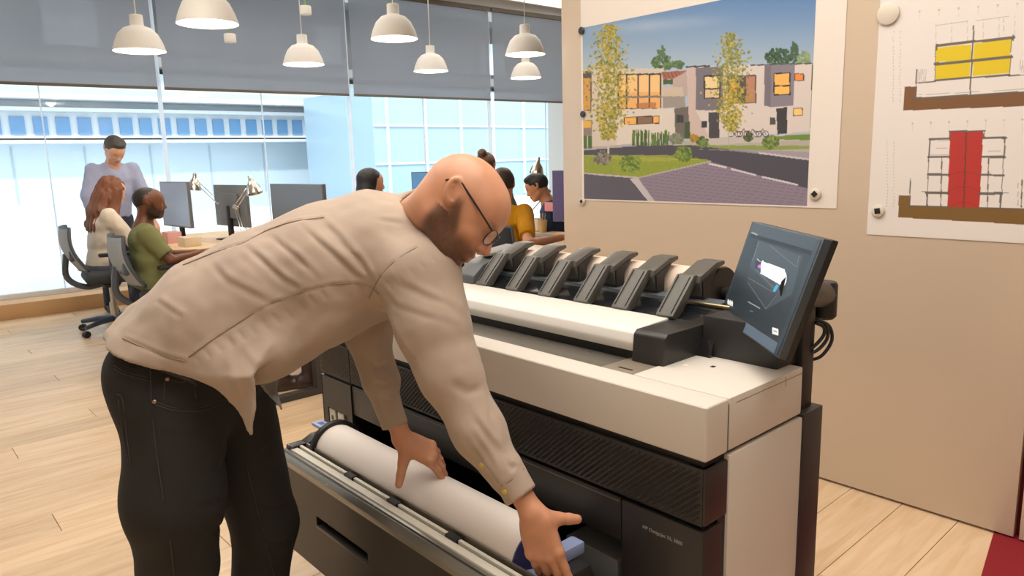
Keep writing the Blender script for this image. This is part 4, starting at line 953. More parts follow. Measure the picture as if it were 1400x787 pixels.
figure('dark-haired man in mustard shirt seated with his back turned and forearm on the desk', -4.25, 3.69, -.62, 'c98d6c', 'c08410', '32343a', '3a2a20', s=1.03, lean=.12, headpitch=.15, headyaw=-.10, arms=[((.14, .25, .26), (.38, .16, .26)), ((.06, -.27, .25), (0, 0, 0), D(764, 325, 5.5), D(722, 334, 5.25))])
figure('black-haired man in navy shirt leaning over the desk beside the purple screen', -4.84, 5.02, -2.35, 'c48a68', '34435f', '2c2f36', '171519', s=1.0, lean=.30, headpitch=.45, headyaw=.15, arms=[((.16, .24, .22), (.36, .12, .20)), ((.16, -.24, .22), (.34, -.12, .20))], visible_legs=False)
figure('person with brown hair in a bun, just visible over the bald head', -5.66, 4.72, -.5, 'cf9a7c', '6d6a66', '3a3c40', '5a3c2a', s=1.13, lean=.0, hairstyle='bun', headpitch=.0, h=.014, visible_legs=False)

# ------------------------------------------------------------------ office chairs
MESHG = mat('chair mesh grey', 'a0a7ad', .8, bump=.5, bscale=900); CHF = mat('chair frame grey', '4d545c', .45); CHD = mat('chair seat charcoal', '36393e', .85, bump=.3, bscale=300); CHB = mat('chair base blue grey', '39465a', .35)
def office_chair(label, x, y, yaw):
    t = thing('office_chair', label, 'chair', (0, 0, 0), None)
    # faces +y before turning
    def seatf(P): return rbox(P, A(0, .03, .50), np.eye(3), A(.25, .24, .045), .04)
    mesh_sdf('seat', seatf, A(-.32, -.3, .4), A(.32, .35, .6), .018, CHD, t)
    n, m_ = 11, 13; V = []; Fc = []
    for s_ in (0, 1):
        for j in range(m_):
            for i in range(n):
                u = i/(n-1)*2-1; v = j/(m_-1); w = .225-.03*abs(v-.35)*2; yy = -.23-.10*v-.05*math.sin(v*3.1)+.055*u*u-.012*s_
                V.append((u*w, yy, .58+.37*v))
    N_ = n*m_
    for j in range(m_-1):
        for i in range(n-1):
            a = j*n+i; Fc += [(a, a+1, a+n+1, a+n), (N_+a, N_+a+n, N_+a+n+1, N_+a+1)]
    bd = [i for i in range(n)]+[j*n+n-1 for j in range(1, m_)]+[(m_-1)*n+i for i in range(n-2, -1, -1)]+[j*n for j in range(m_-2, 0, -1)]
    for k in range(len(bd)): a, b = bd[k], bd[(k+1) % len(bd)]; Fc.append((a, N_+a, N_+b, b))
    link('backrest_mesh', V, Fc, MESHG, t, smooth=True)
    tubes('back_frame', [([V[b] for b in bd]+[V[bd[0]]], .014)], CHF, t, 8)
    def lumb(P): return rbox(P, A(0, -.285, .72), np.eye(3), A(.20, .02, .055), .018)
    mesh_sdf('lumbar_support', lumb, A(-.26, -.38, .62), A(.26, -.2, .84), .014, CHF, t)
    tubes('back_stem', [(spline([(0, -.02, .44), (0, -.20, .42), (0, -.33, .52), (0, -.315, .72)], 5), .026)], CHF, t, 10)
    for k in (-1, 1):
        ar = tube('armrest', spline([(k*.22, .0, .46), (k*.30, -.01, .50), (k*.31, -.01, .70)], 4), .018, CHF, t, 8); box('arm_pad', (k*.31-.04, -.10, .70), (k*.31+.04, .15, .73), BLACK, ar, bev=.012)
    lathe('gas_column', [(.035, .08), (.035, .26), (.022, .26), (.022, .45), (0, .45)], (0, 0, 0), STEEL, t, 16)
    lathe('tilt_housing', [(.07, .40), (.09, .43), (.07, .46)], (0, 0, 0), BLACK, t, 16)
    for k in range(5):
        a = k*2*math.pi/5+.3; e = A(math.cos(a)*.31, math.sin(a)*.31, .085)
        sp_ = tube('base_arm', [(0, 0, .115), e*.5+A(0, 0, .065), e], [.032, .026, .018], CHB, t, 8)
        lathe('caster', [(0, -.026), (.026, -.026), (.03, -.018), (.03, .018), (.026, .026), (0, .026)], e-A(0, 0, .055), BLACK, sp_, 14, axis=(-math.sin(a), math.cos(a), 0))
    t.location = (x, y, 0); t.rotation_euler = (0, 0, -yaw); t.scale = (1.0,)*3; t['group'] = 'office chairs at the desks'; return t
ch = office_chair('grey mesh office chair under the auburn-haired woman, its base showing', -7.20, 1.62, .12)
def chair_copy(x, y, yaw, label):
    r = dup(ch, (x, y, 0), -yaw, label, 'office chairs at the desks'); return r
chair_copy(-5.94, 1.70, .05, 'grey office chair behind the man in the green T-shirt')
mc = chair_copy(-4.17, 3.62, -.5, 'dark-backed office chair behind the man in the mustard shirt')
chair_copy(-5.74, 3.44, .3, 'office chair under the woman with the black bob')

# ------------------------------------------------------------------ desks and what stands on them
def desk(label, x0, x1, y0, y1, z=.76):
    t = thing('desk', label, 'desk', ((x0+x1)/2, (y0+y1)/2, 0))
    box('desktop', (x0, y0, z-.03), (x1, y1, z), DESKW, t, bev=.004)
    for x in (x0+.08, x1-.08):
        lg = boxes('leg_frame', [((x-.03, y0+.10, .0), (x+.03, y0+.16, z-.03)), ((x-.03, y1-.16, 0), (x+.03, y1-.10, z-.03)), ((x-.03, y0+.1, z-.07), (x+.03, y1-.1, z-.03))], mat('desk steel dark', '3a3634', .4), t)
        box('foot_bar', (x-.035, y0-.22, 0), (x+.035, y1+.05, .04), mat('desk steel dark', '3a3634', .4), lg, bev=.004)
    return t
desk('long birch desk shared by the green and cream tops, under the pendants', -7.75, -4.08, 1.92, 2.95)
desk('birch desk in front of the man in the mustard shirt', -6.4, -3.2, 3.92, 4.78)
cab = thing('sideboard', 'light wood sideboard behind the printer with papers on top', 'cabinet', (-3.25, 3.05, 0))
box('carcass', (-3.53, 2.76, .05), (-2.95, 3.34, .835), DESKW, cab, bev=.003); box('top', (-3.55, 2.74, .835), (-2.94, 3.36, .86), DESKW, cab, bev=.003); box('side_post', (-3.60, 2.74, 0), (-3.555, 2.82, .835), BLACK, cab, bev=.002)
boxes('plinth', [((-3.5, 2.8, 0), (-2.97, 3.3, .05))], BLACK, cab)
tag(box('paper_stack', (-3.48, 2.98, .86), (-3.20, 3.22, .875), PAPER, bev=.001), 'white paper sheets on the light wood sideboard', 'paper')
def monitor(label, c, w, h_, yaw, scr, back=False, z=.76, gloss=.2):
    t = thing('monitor', label, 'monitor', (c[0], c[1], z)); fx = A(math.cos(yaw), -math.sin(yaw), 0); n = A(math.sin(yaw), math.cos(yaw), 0)   # n = where the back faces
    def mb(name, u0, u1, w0, w1, z0, z1, m, par=t, bev=.003): return link(name, [A(c[0], c[1], zz)+fx*u+n*v for u, v, zz in boxv((u0, w0, z0), (u1, w1, z1))], BF, m, par, bev=bev)
    zt = z+.12
    mb('screen_housing', -w/2, w/2, 0, .03, zt, zt+h_, mat('monitor housing', '6a6d72', .4)); mb('screen_panel', -w/2+.008, w/2-.008, -.002, .0, zt+.012, zt+h_-.008, scr, bev=0)
    mb('stand_neck', -.03, .03, .03, .06, z+.01, zt+h_*.5, BLACK); mb('stand_foot', -.12, .12, -.05, .14, z, z+.012, BLACK)
    mb('back_bulge', -w*.28, w*.28, .03, .055, zt+h_*.2, zt+h_*.8, mat('monitor housing', '6a6d72', .4), bev=.01)
    return t
SC1 = mat('screen bluegrey', '8793a3', .2, emis=.35); SC2 = mat('screen dark', '565a62', .25, emis=.2); SC3 = mat('screen blue', '5482ad', .3, emis=.6); SC4 = mat('screen purple', '5a5378', .25, emis=.3)
monitor('monitor with blue grey screen in front of the green T-shirt man', (-7.22, 2.24), .62, .42, -.08, SC1, z=.76)
monitor('monitor seen from behind with a pale oval badge', (-6.78, 2.62), .62, .38, 3.05, SC2, z=.76)
tag(lathe('back_badge', [(0, 0), (.022, 0), (.022, .002), (0, .002)], (-6.98, 2.585, 1.22), PAPER, bpy.data.objects['monitor.001'], 14, axis=(0, -1, 0)))
monitor('dark monitor standing to the right of the chrome desk lamp', (-5.44, 2.60), .76, .40, -.1, SC2, z=.76)
monitor('blue monitor just left of the bald head', (-4.98, 3.44), .62, .46, -.4, SC3, z=.76)
monitor('purple-tinted monitor at the edge of the beige board', (-4.22, 4.62), .60, .44, -.35, SC4, z=.76)
desk('small far desk carrying the blue monitor', -6.3, -4.6, 3.58, 3.98)
bpy.data.objects['monitor.003'].location.y += .26
mn = bpy.data.objects['monitor.003']
CHR = mat('chrome', 'd8d4cc', .18, metal=1)
def task_lamp(label, base, joint, head, aim, s=1.0):
    t = thing('desk_lamp', label, 'lamp', base); base, joint, head = map(lambda v: np.array(v, float), (base, joint, head))
    lathe('lamp_base', [(.09, 0), (.09, .015), (.02, .025), (0, .025)], base, CHR, t, 20)
    sd = nrm(np.cross(joint-base, head-joint)+1e-6)*.014
    tubes('lower_arm', [([base+A(0, 0, .02)+sd*k, joint+sd*k], .0045) for k in (-1, 1)], CHR, t, 6); tubes('upper_arm', [([joint+sd*k, head+sd*k], .0045) for k in (-1, 1)], CHR, t, 6)
    lathe('joint_knob', [(0, -.02), (.018, -.02), (.018, .02), (0, .02)], joint, CHR, t, 12, axis=sd)
    lathe('lamp_shade', [(.018, -.05), (.022, -.015), (.035, 0), (.055, .03), (.068, .08), (.071, .095), (.064, .093), (.05, .03), (.02, .004)], head, CHR, t, 24, axis=aim, caps=False)
    lathe('shade_cap', [(0, -.065), (.016, -.065), (.02, -.045), (0, -.045)], head, CHR, t, 14, axis=aim)
task_lamp('small brass-toned desk lamp left of the badge monitor', A(-6.6, 2.75, .76), D(300, 278, 6.9), D(266, 246, 7.1), (-.1, -.1, -1))
task_lamp('chrome jointed desk lamp in front of the badge monitor', A(-5.75, 2.30, .76), D(322, 283, 6.2), D(344, 250, 6.2), (.3, .1, -1))
task_lamp('chrome desk lamp above the navy-shirted man', A(-5.1, 4.62, .76), D(750, 262, 7.0), D(735, 224, 7.0), (-.1, -.1, -1))
# small things on the desks
def ondesk(px, py, z=.76): return at(px, py, 'z', z)
p = at(238, 330, 'y', 2.12); tag(box('note_box', (p[0]-.09, 2.05, .76), (p[0]+.07, 2.17, .86), mat('pink card', 'dba6a0', .7), bev=.003), 'pink card box on the birch desk', 'box')
p = at(259, 330, 'y', 2.12); tag(box('note_box', (p[0]-.09, 2.05, .76), (p[0]+.09, 2.19, .84), mat('cream card', 'dcc8ac', .7), bev=.003), 'cream card box right of the pink one on the birch desk', 'box')
for c_ in mc.children:
    if c_.name.startswith('backrest_mesh'): c_.data = c_.data.copy(); c_.data.materials[0] = CHD
p = at(742, 317, 'z', .76)
cup = thing('paper_cup', 'beige paper cup holding pens and a pink note, by the mustard sleeve', 'cup', (p[0], p[1], .76))
lathe('cup_body', [(.035, 0), (.045, .11), (.041, .11), (.032, .006)], (p[0], p[1], .76), mat('kraft card', 'cdb07c', .7), cup, 20, caps=False); lathe('cup_floor', [(0, 0), (.034, 0), (.034, .006), (0, .006)], (p[0], p[1], .76), mat('kraft card', 'cdb07c', .7), cup, 20)
for k in range(3): tag(tube('pencil', [(p[0]-.02+.018*k, p[1], .77), (p[0]-.04+.035*k, p[1]+.01, .93)], .005, [PAPER, mat('pencil wood', 'd8a860', .6), STEEL][k]), ['white pencil at the left of the paper cup', 'wooden pencil in the middle of the paper cup', 'silver pen at the right of the paper cup'][k], 'pencil')
tag(box('sticky_note', (p[0]-.0, p[1]+.03, .95), (p[0]+.12, p[1]+.036, 1.03), mat('pink note', 'e79aa4', .7), bev=.001), 'pink sticky note above the paper cup', 'note')
p = at(728, 318, 'z', .76); tag(lathe('white_mug', [(.03, 0), (.04, .01), (.042, .12), (.038, .12), (.035, .01)], (p[0]-.05, p[1]+.12, .76), PAPER, None, 20), 'white mug left of the beige paper cup', 'mug')
p = at(737, 322, 'z', .765); tag(box('tablet_computer', (p[0]-.16, p[1]-.08, .76), (p[0]+.14, p[1]+.10, .772), mat('tablet grey', '8b8f96', .3), bev=.004), 'grey tablet lying beside the mustard sleeve', 'tablet')
# brown shoes under the desk, between the man and the printer
for k, (px, py, lab) in enumerate(((398, 524, 'dark brown leather shoe under the desk, left of the steel leg'), (436, 520, 'dark brown shoe right of the steel desk leg, partly behind the printer'))):
    c = at(px, py, 'z', .03)
    t = thing('leather_shoe', lab, 'shoe', (c[0], c[1], 0), 'brown shoes under the desk'); s__ = shoe_parts(A(c[0], c[1]-.06, 0), .25+.2*k, t, 1.1, mat('brown leather', '3c2a22', .4))
    lathe('sock_cuff', [(.05, .09), (.05, .30), (0, .30)], (c[0], c[1]-.06, 0), mat('brown trouser', '3a2f2b', .9), t, 16)

# ------------------------------------------------------------------ pendants
def pendant(loc, label):
    t = thing('pendant_lamp', label, 'lamp', (0, 0, 0), 'white dome pendant lamps')
    lathe('lamp_shade', [(.046, .285), (.050, .282), (.052, .205), (.056, .198), (.105, .180), (.150, .135), (.180, .07), (.198, .012), (.200, 0), (.194, .002), (.188, .012), (.172, .066), (.142, .128), (.10, .170), (.05, .19)], (0, 0, 0), WHITEL, t, 40, caps=False)
    lathe('shade_top', [(.0, .288), (.046, .285), (.046, .280), (0, .280)], (0, 0, 0), WHITEL, t, 24)
    lathe('bulb', [(0, .06), (.05, .08), (.06, .12), (.04, .17), (0, .18)], (0, 0, 0), mat('bulb glow', 'fff2dc', .4, emis=6), t, 20)
    tubes('cord', [([(0, 0, .286), (0, 0, 3.72-loc[2])], .005)], WHITEL, t, 6)
    t.location = tuple(loc); return t
PL = [((-6.62, 1.91, 2.37), 'leftmost white dome pendant, in front of the first gap between blinds'), ((-5.20, 1.95, 2.38), 'large white dome pendant cut by the top edge, second from left'), ((-6.96, 3.52, 2.40), 'white dome pendant hanging third from left, low beside the second gap'),
      ((-5.49, 3.63, 2.46), 'large white dome pendant in the middle of the row, high'), ((-7.15, 5.21, 2.45), 'smaller white dome pendant just right of the middle one'), ((-5.50, 5.17, 2.44), 'upper white dome pendant of the overlapping pair by the board'), ((-7.16, 6.73, 2.45), 'lower white dome pendant of the overlapping pair by the board')]
p0 = None
for loc, lab in PL:
    if p0 is None: p0 = pendant(loc, lab)
    else:
        c = dup(p0, loc, None, lab, 'white dome pendant lamps')
for loc, _ in PL:
    l = bpy.data.lights.new('pendant_bulb', 'POINT'); l.energy = 16; l.color = (1, .9, .75); l.shadow_soft_size = .06; o = bpy.data.objects.new('pendant_bulb', l); o.location = (loc[0], loc[1], loc[2]+.03); COL.objects.link(o)
for px, py, lab in ((315, 58, 'small white sensor on a green strap, below the large top pendant'), (418, 20, 'small white sensor on a green strap at the second gap')):
    c = D(px, py, 7.6); t = thing('ceiling_sensor', lab, 'sensor', c, 'white sensors hanging on green straps')
    lathe('sensor_body', [(0, 0), (.058, 0), (.06, .01), (.06, .075), (.055, .085), (0, .085)], c, WHITEL, t, 20); tubes('strap', [([c+A(0, 0, .08), (c[0], c[1], 3.72)], .012)], mat('green strap', '8fbf7c', .6), t, 6)
# ceiling light panel in the top right of the window bay
t = thing('ceiling_light', 'bright square ceiling light at the top by the beige board', 'lamp', (-6.0, 6.4, 3.68)); box('light_frame', (-8.3, 6.6, 3.68), (-5.6, 9.3, 3.72), WFR, t, bev=.004); box('diffuser', (-8.2, 6.7, 3.67), (-5.7, 9.2, 3.685), mat('diffuser glow', 'fff6ea', .5, emis=1.5), t, bev=.002)
# ------------------------------------------------------------------ poster and drawing on the board
YW = 3.013
def picmap(x0, z0, x1, z1):            # u right, v down on the board
    def place(U, V): return np.stack([x0+(x1-x0)*U, np.full(len(U), YW-.0016), z1+(z0-z1)*V], 1)
    def crop(U, V, ox, oy, k):         # position in the enlarged crop the artwork was studied in
        P = place(U, V)-CPOS; z = P@CF; return ((W/2+F*(P@CR)/z)-ox)*k, ((H/2-F*(P@CU)/z)-oy)*k
    return place, crop
S = .9
po = thing('poster', 'large printed picture of modern white houses with trees and a road', 'poster', (-2.08, YW, 1.20), 'prints fixed to the beige board')
box('paper_sheet', (-2.768, YW-.0012, 1.197), (-1.352, YW, 2.30), mat('print paper', 'e6ddd4', .5), po, bev=0)
place1, crop1 = picmap(-2.755, 1.204, -1.478, 2.108)
def blob(img, x, y, cx, cy, r, c, a=1): fill(img, (x-cx)**2+(y-cy)**2 < r*r, c, a)
def paint_poster(U, V):
    x, y = crop1(U, V, 760, 0, 2.6225); R = np.random.default_rng(3)
    t = np.clip(y/240, 0, 1)[:, None]; img = hexc('5d83b4')*(1-t)+hexc('a9bccd')*t
    cl = np.exp(-((y-(110-(x-100)*.08))/22)**2)*np.clip(1-np.abs(x-330)/330, 0, 1)*.5; img = img*(1-cl[:, None])+hexc('b7c5d3')*cl[:, None]
    def poly(pts, c, a=1.0): fill(img, inpoly(x, y, pts), c, a)
    def tree_blobs(cx, cy, rx, ry, n, cols, rmin=3, rmax=7, a=.85):
        for k in range(n):
            th = R.uniform(0, 6.283); rr = math.sqrt(R.uniform(0, 1)); blob(img, x, y, cx+rx*rr*math.cos(th), cy+ry*rr*math.sin(th), R.uniform(rmin, rmax), cols[R.integers(len(cols))], a)
    tree_blobs(385, 225, 40, 25, 90, ['4e6b47', '3f5a3c', '6d8457']); tree_blobs(440, 232, 20, 14, 40, ['4e6b47', '647c52']); tree_blobs(378, 190, 12, 26, 30, ['5a7450'])
    tree_blobs(800, 205, 50, 30, 150, ['3d5a45', '4c6a4c', '2f4a3c']); tree_blobs(855, 190, 12, 40, 50, ['46614a']); tree_blobs(890, 215, 22, 30, 60, ['7f9468', '8ea377'])
    poly([(915, 232), (950, 235), (950, 500), (912, 500)], '4a5b3c')
    # houses
    poly([(90, 250), (130, 255), (150, 245), (385, 245), (385, 400), (428, 392), (428, 500), (95, 530)], 'cfc4b8')
    poly([(95, 255), (128, 255), (128, 400), (95, 395)], '5a5552'); poly([(98, 280), (124, 280), (124, 395), (98, 395)], 'd39a52'); poly([(98, 430), (130, 430), (130, 485), (98, 485)], '8d7f78'); poly([(100, 432), (126, 432), (126, 458), (100, 458)], 'e3b04e')
    poly([(220, 265), (378, 262), (378, 392), (220, 392)], '4d4742')
    for a, b in ((226, 250), (256, 292), (298, 333), (338, 373)): poly([(a, 270), (b, 268), (b, 388), (a, 388)], 'e8b070'); poly([(a, 270), (b, 268), (b, 330), (a, 330)], 'f0c98e', .8)
    poly([(218, 345), (380, 342), (380, 350), (218, 352)], '857a72'); poly([(285, 370), (360, 366), (358, 388), (290, 390)], 'b06f48', .7)
    poly([(218, 392), (428, 388), (428, 495), (218, 520)], 'd8cfc5'); poly([(243, 420), (372, 413), (372, 443), (243, 448)], '3d3633'); poly([(246, 424), (288, 421), (288, 444), (246, 446)], 'efb25c'); poly([(293, 420), (345, 418), (345, 441), (293, 443)], '8a6b58'); poly([(349, 418), (370, 417), (370, 440), (349, 441)], 'efb25c')
    poly([(378, 258), (470, 252), (440, 282), (385, 285)], 'a3685a'); [line(img, x, y, (385+k*14, 258), (395+k*14, 282), 1.4, '7d4e45') for k in range(5)]
    poly([(383, 312), (455, 312), (455, 345), (383, 345)], 'c9b8a6'); poly([(385, 285), (420, 285), (420, 302), (385, 302)], '4c6040'); poly([(383, 345), (462, 345), (466, 400), (428, 400), (428, 385), (383, 388)], '9c938d')
    poly([(425, 390), (480, 380), (480, 495), (428, 500)], '6e6763'); poly([(432, 412), (458, 412), (458, 440), (432, 440)], '3c4046'); poly([(420, 282), (500, 240), (500, 345), (460, 345), (455, 312), (420, 312)], 'b7a7a0')
    poly([(468, 240), (740, 232), (918, 228), (912, 470), (830, 478), (640, 490), (480, 497)], 'd5cbc6'); line(img, x, y, (468, 240), (550, 236), 3, '4b4a4c'); line(img, x, y, (700, 234), (918, 227), 2.5, '57565a')
    poly([(468, 244), (502, 242), (502, 395), (548, 490), (480, 497)], 'c9b6b0')
    poly([(502, 243), (600, 237), (600, 390), (560, 396), (502, 394)], '77727b'); poly([(530, 270), (590, 268), (590, 353), (530, 353)], '38353a'); poly([(535, 276), (586, 274), (586, 315), (535, 316)], 'e8cf9e'); poly([(535, 322), (586, 320), (586, 349), (535, 350)], 'dcc49c')
    poly([(615, 272), (720, 268), (718, 370), (615, 372)], '55504f'); poly([(682, 274), (714, 272), (714, 366), (682, 368)], 'b8836a'); poly([(620, 276), (648, 275), (648, 366), (620, 367)], 'e0a050')
    poly([(748, 234), (856, 230), (852, 378), (770, 384), (747, 378)], '87818d'); poly([(748, 234), (772, 236), (770, 384), (747, 378)], '77717c'); poly([(780, 262), (841, 259), (841, 340), (780, 342)], '2f2c30'); poly([(784, 266), (837, 263), (837, 304), (784, 306)], 'f0b766'); poly([(784, 311), (837, 309), (837, 336), (784, 338)], 'f4bd62')
    poly([(856, 263), (890, 262), (890, 290), (856, 290)], '5b4438'); poly([(859, 266), (886, 265), (886, 287), (859, 287)], 'e88f48'); poly([(851, 387), (885, 385), (885, 414), (851, 415)], '6d5a48'); poly([(854, 390), (882, 388), (882, 411), (854, 412)], 'efc87a')
    poly([(547, 402), (587, 402), (585, 498), (549, 498)], '4b4950'); poly([(790, 388), (830, 384), (828, 478), (794, 482)], '3f3e46'); poly([(522, 435), (542, 434), (542, 458), (522, 459)], '3a3c40'); poly([(768, 420), (787, 420), (787, 446), (768, 446)], '55504e')
    # ground
    poly([(90, 528), (480, 505), (920, 480), (920, 560), (90, 560)], 'b3aaa5'); poly([(500, 500), (920, 478), (918, 500), (560, 520)], 'c3bab4'); poly([(790, 488), (918, 480), (918, 502), (790, 500)], '6f8a3e'); poly([(480, 520), (918, 522), (918, 535), (700, 538), (480, 530)], '8a9c52')
    poly([(90, 540), (300, 522), (480, 520), (620, 535), (918, 570), (918, 745), (90, 745)], '4f4d58'); poly([(500, 535), (700, 536), (918, 545), (918, 572), (620, 540)], '9d94a0', .8)
    poly([(90, 556), (540, 570), (555, 578), (300, 634), (90, 618)], '8e9c3c'); poly([(90, 556), (400, 556), (530, 572), (300, 580)], 'a6ac4c', .8)
    for k in range(500): blob(img, x, y, R.uniform(95, 520), R.uniform(562, 622), R.uniform(1.5, 3.5), ['7b8c34', 'a9ad50', '93973e'][k % 3], .5) if k < 260 else None
    poly([(555, 576), (300, 634), (95, 618), (95, 624), (300, 640), (560, 584)], 'bcb4b6'); poly([(555, 580), (918, 680), (918, 745), (350, 745), (265, 640), (300, 638)], '8d8292')
    tt_ = inpoly(x, y, [(560, 584), (915, 680), (915, 745), (350, 745), (275, 642)]); ln = (np.abs(np.mod((y-.12*x)/12., 1)-.5) > .42) & tt_; fill(img, ln, '6d6478', .6); ln = (np.abs(np.mod((x+.45*y*(1+(y-580)/300))/17., 1)-.5) > .44) & tt_; fill(img, ln, '776e82', .35)
    poly([(265, 640), (350, 745), (372, 745), (296, 640)], 'c2bbc0'); poly([(95, 622), (262, 640), (348, 745), (95, 745)], '5c5966')
    for a, b, c, d in ((550, 587, 610, 600), (630, 606, 715, 627), (742, 634, 865, 662)): line(img, x, y, (a, b), (c, d), 3, 'd5d0d8')
    line(img, x, y, (730, 548), (912, 572), 3, 'c9c3c6')
    for k in range(45): cx = R.uniform(272, 405); line(img, x, y, (cx, 520), (cx+R.uniform(-5, 5), R.uniform(465, 485)), 2.2, ['4d6a36', '64803f', '3f5a2e'][k % 3], .9)
    for k in range(12): cx = R.uniform(98, 128); line(img, x, y, (cx, 530), (cx, 488), 2.5, '4d6a36', .9)
    poly([(462, 440), (480, 435), (482, 495), (460, 498)], '45573a')
    for cx, cy, r, cc in ((525, 508, 22, ['5c7040', '7b8f50', '465a34']), (690, 491, 17, ['5c7040', '42562f']), (770, 509, 29, ['6b8042', '8a9c52', '4c6034']), (457, 552, 32, ['68803c', '8a9d4e', '50682e']), (268, 588, 38, ['6f8a38', '90a048', '55702c']), (168, 567, 30, ['7d7468', '97908a', '5f5f4c']), (432, 497, 24, ['8d8a80', '6f7a5c']), (495, 495, 14, ['b08a30', '8d7a30'])):
        for k in range(int(r*4.5)):
            th = R.uniform(0, 6.283); rr = math.sqrt(R.uniform(0, 1))*r; blob(img, x, y, cx+rr*math.cos(th), cy+rr*.8*math.sin(th), R.uniform(2.5, 6), cc[k % len(cc)], .85)
    for cx in (640, 672, 705, 740):
        for dx in (-12, 12): fill(img, np.abs(np.hypot(x-cx-dx, y-480)-10) < 1.4, '3e3a40', .9)
        line(img, x, y, (cx-12, 480), (cx+2, 462), 1.3, '8b4a45'); line(img, x, y, (cx+2, 462), (cx+12, 480), 1.3, '4b4650')
    line(img, x, y, (188, 548), (186, 300), 3.2, 'c9c2b8'); line(img, x, y, (186, 420), (190, 120), 2.2, '8d8468'); line(img, x, y, (620, 520), (617, 380), 2.4, 'b8b09a')
    for b0, b1 in (((186, 380), (140, 300)), ((187, 350), (240, 270)), ((188, 300), (150, 220)), ((189, 260), (235, 190)), ((617, 340), (585, 270)), ((618, 310), (665, 220)), ((618, 260), (600, 180))): line(img, x, y, b0, b1, 1.2, '7d7458', .8)
    cg = ['b8a03a', '9c9440', 'cdb24a', '7d8440', 'a89a48', '6c7838']
    for k in range(1500):
        cy = R.uniform(90, 500); wv = 72*math.sin(math.pi*np.clip((cy-70)/450, 0, 1))**.7; blob(img, x, y, 190+wv*R.normal(0, .52), cy, R.uniform(2.2, 5.2), cg[k % 6], .85)
    cg2 = ['7f8a4a', 'a39a4c', '66744a', 'c0ab52', '8a8c50']
    for k in range(1150):
        cy = R.uniform(118, 470); wv = 62*math.sin(math.pi*np.clip((cy-95)/400, 0, 1))**.6; blob(img, x, y, 627+wv*R.normal(0, .5), cy, R.uniform(2.2, 5.0), cg2[k % 5] if cy < 300 else cg[k % 6], .85)
    return img
PRN = mat('print ink', (.5, .5, .5), .4, attr=True, coat=.15)
raster('printed_picture', 380, 268, paint_poster, place1, PRN, po)
dr = thing('site_drawing', 'white sheet with sectional drawings, yellow block above and red block below', 'drawing', (-.95, YW, 1.10), 'prints fixed to the beige board')
box('paper_sheet', (-1.225, YW-.0012, 1.098), (-.640, YW, 2.30), mat('drawing paper', 'e3ddd8', .6), dr, bev=0)
place2, crop2 = picmap(-1.222, 1.102, -.642, 2.12)
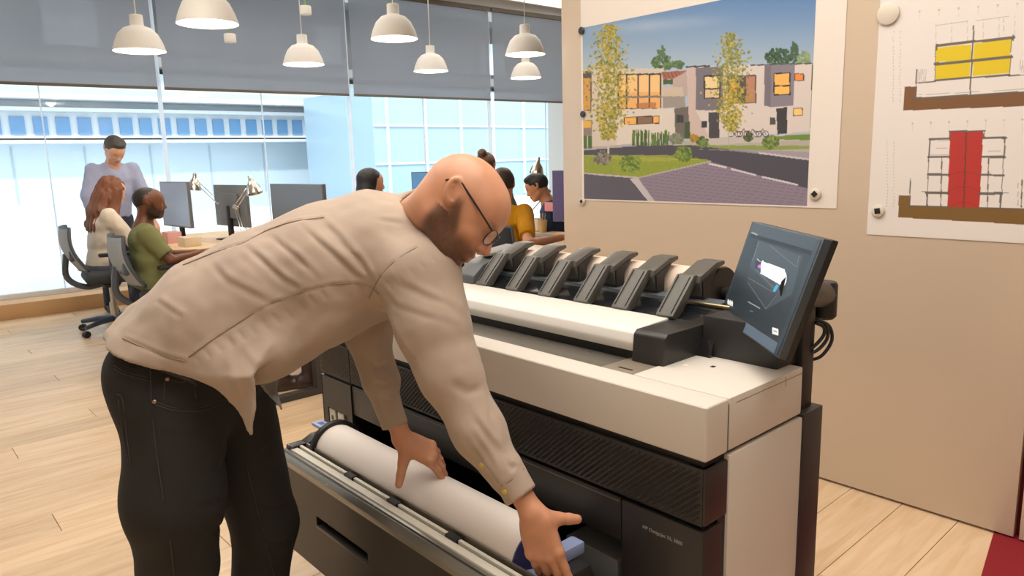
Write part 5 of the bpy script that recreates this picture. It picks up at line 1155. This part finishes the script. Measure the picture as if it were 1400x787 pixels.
def paint_draw(U, V):
    x, y = crop2(U, V, 1150, 0, 2.316); R = np.random.default_rng(5); img = np.tile(hexc('e3ddd8'), (len(U), 1)); G = '625b56'; LG = 'a9a3a2'
    def poly(pts, c, a=1.0): fill(img, inpoly(x, y, pts), c, a)
    def ln(p, q, w, c=G, a=1.0): line(img, x, y, p, q, max(w*.8, .9), c, a*.92)
    # upper section
    ln((300, 80), (550, 50), .8, LG, .8); [ln((300+k*50, 75-k*5), (300+k*50, 140-k*5), .7, LG, .5) for k in range(6)]; ln((515, 60), (515, 110), .9, LG, .8)
    poly([(202, 275), (240, 273), (238, 312), (600, 288), (600, 335), (197, 350)], '7a5536')
    poly([(300, 152), (412, 140), (411, 188), (300, 198)], 'dcc21e'); poly([(421, 138), (539, 124), (536, 174), (419, 187)], 'dcc21e'); poly([(299, 209), (409, 197), (407, 243), (299, 252)], 'dcc21e'); poly([(418, 196), (535, 184), (531, 232), (416, 242)], 'dcc21e')
    ln((302, 145), (547, 118), 5.5); ln((420, 82), (408, 298), 3); ln((297, 203), (541, 180), 5.5); ln((236, 262), (297, 259), 2.5); ln((297, 255), (533, 236), 4); ln((531, 240), (600, 236), 2.5); ln((239, 220), (236, 310), 2.5); ln((236, 311), (600, 290), 3.5); ln((545, 112), (545, 128), 3); ln((303, 140), (303, 158), 3)
    ln((299, 150), (297, 256), 1.5); ln((540, 124), (534, 236), 1.5); ln((245, 300), (405, 292), 1, LG); ln((410, 292), (600, 280), 1, LG)
    for k in range(8): ln((245+k*3.5, 220), (243+k*3.5, 262), .7, LG, .6)
    for k in range(5): ln((568+k*4, 190), (566+k*4, 230), .7, LG, .7)
    # lower section
    poly([(183, 619), (217, 619), (217, 652), (600, 660), (600, 712), (180, 688)], '7b5c2e'); poly([(345, 416), (450, 414), (438, 658), (336, 655)], 'b5352f'); ln((396, 420), (388, 656), 3, '6b3a34')
    for k in range(3): fill(img, (np.abs(np.hypot(x-388, (y-(690-25*k))*1.1)-(55+25*k)) < 1.2) & (y > 500) & (y < 656) & (x > 338) & (x < 442), '8d2a26', .7)
    ln((342, 416), (456, 414), 3); ln((345, 416), (343, 440), 2); ln((454, 414), (450, 436), 2); ln((280, 441), (345, 438), 4.5); ln((450, 436), (522, 436), 4.5); ln((281, 440), (278, 500), 3); ln((519, 436), (516, 500), 3)
    ln((277, 497), (343, 496), 5); ln((447, 496), (518, 497), 5); ln((274, 552), (340, 552), 4); ln((442, 553), (515, 555), 4); ln((255, 606), (272, 607), 1.5); ln((270, 609), (338, 610), 5.5); ln((438, 612), (508, 612), 5.5); ln((508, 611), (530, 611), 1.5)
    ln((277, 500), (272, 655), 1.6); ln((319, 500), (315, 655), 2.2); ln((514, 500), (506, 655), 1.6); ln((467, 500), (463, 655), 2.2); ln((272, 610), (272, 655), 3); ln((505, 610), (503, 655), 3); ln((219, 566), (217, 650), 2.5); ln((573, 570), (570, 655), 2.5); ln((217, 652), (340, 655), 2.5); ln((436, 657), (570, 661), 2.5); ln((284, 445), (343, 445), .8, LG); ln((282, 490), (343, 490), .8, LG); ln((560, 570), (560, 658), 1, LG)
    for k in range(46):                     # rows of tiny dimension marks
        cx = 165+22*(k % 2)+R.uniform(-2, 2); cy = 98+(k//2)*10; ln((cx, cy), (cx, cy+4), 1, LG, .8) if cy < 325 else None
    for k in range(44):
        cx = 146+20*(k % 2)+R.uniform(-2, 2); cy = 440+(k//2)*10; ln((cx, cy), (cx, cy+4), 1, LG, .8) if cy < 660 else None
    for k in range(7): fill(img, np.hypot(x-(248+62*k), y-(36-5*k)) < 3.5, LG, .6); fill(img, np.hypot(x-(226+58*k), y-(390-2*k)) < 3.5, LG, .6); ln((248+62*k, 36-5*k), (248+62*k, 60-5*k), .7, LG, .3); ln((226+58*k, 390), (226+58*k, 415), .7, LG, .3)
    ln((300, 470), (335, 469), 1, LG); ln((466, 478), (505, 478), 1, LG); ln((555, 710), (579, 711), 2, LG, .7)
    return img
raster('drawing_print', 240, 420, paint_draw, place2, mat('plot ink', (.5, .5, .5), .55, attr=True), dr)
# magnets
def magnet(px, py, r, label, square, dark):
    p = at(px, py, 'y', YW-.004); t = thing('round_magnet', label, 'magnet', p, 'magnets holding the prints')
    lathe('magnet_body', [(0, 0), (r, 0), (r, .008), (r*.85, .011), (0, .011)], p, mat('magnet dark', '3a3d42', .3) if dark else mat('magnet ivory', 'd8cfc0', .4), t, 28, axis=(0, -1, 0))
    if square:
        a = math.radians(45 if square == 1 else 10); V = []
        for yy in (-.0112, -.0135):
            for k in range(4): th = a+math.pi/2*k+math.pi/4; V.append(p+A(math.cos(th)*r*.62, yy, math.sin(th)*r*.62))
        link('magnet_plate', V, BF, mat('magnet plate black', '26221f', .35), t)
    return t
magnet(795.5, 42, .019, 'dark round magnet at the top left of the house picture', 0, True); magnet(797.5, 156, .017, 'dark round magnet halfway down the left edge of the house picture', 0, True)
magnet(796.5, 275, .019, 'pale magnet with dark diamond at the lower left of the house picture', 1, False); magnet(1115, 265, .024, 'pale magnet with dark diamond at the lower right of the house picture', 1, False)
magnet(1215, 19, .040, 'large cream round magnet at the top left of the drawing sheet', 0, False); magnet(1201, 288, .024, 'pale magnet with dark square at the lower left of the drawing sheet', 2, False)
bpy.context.view_layer.update()
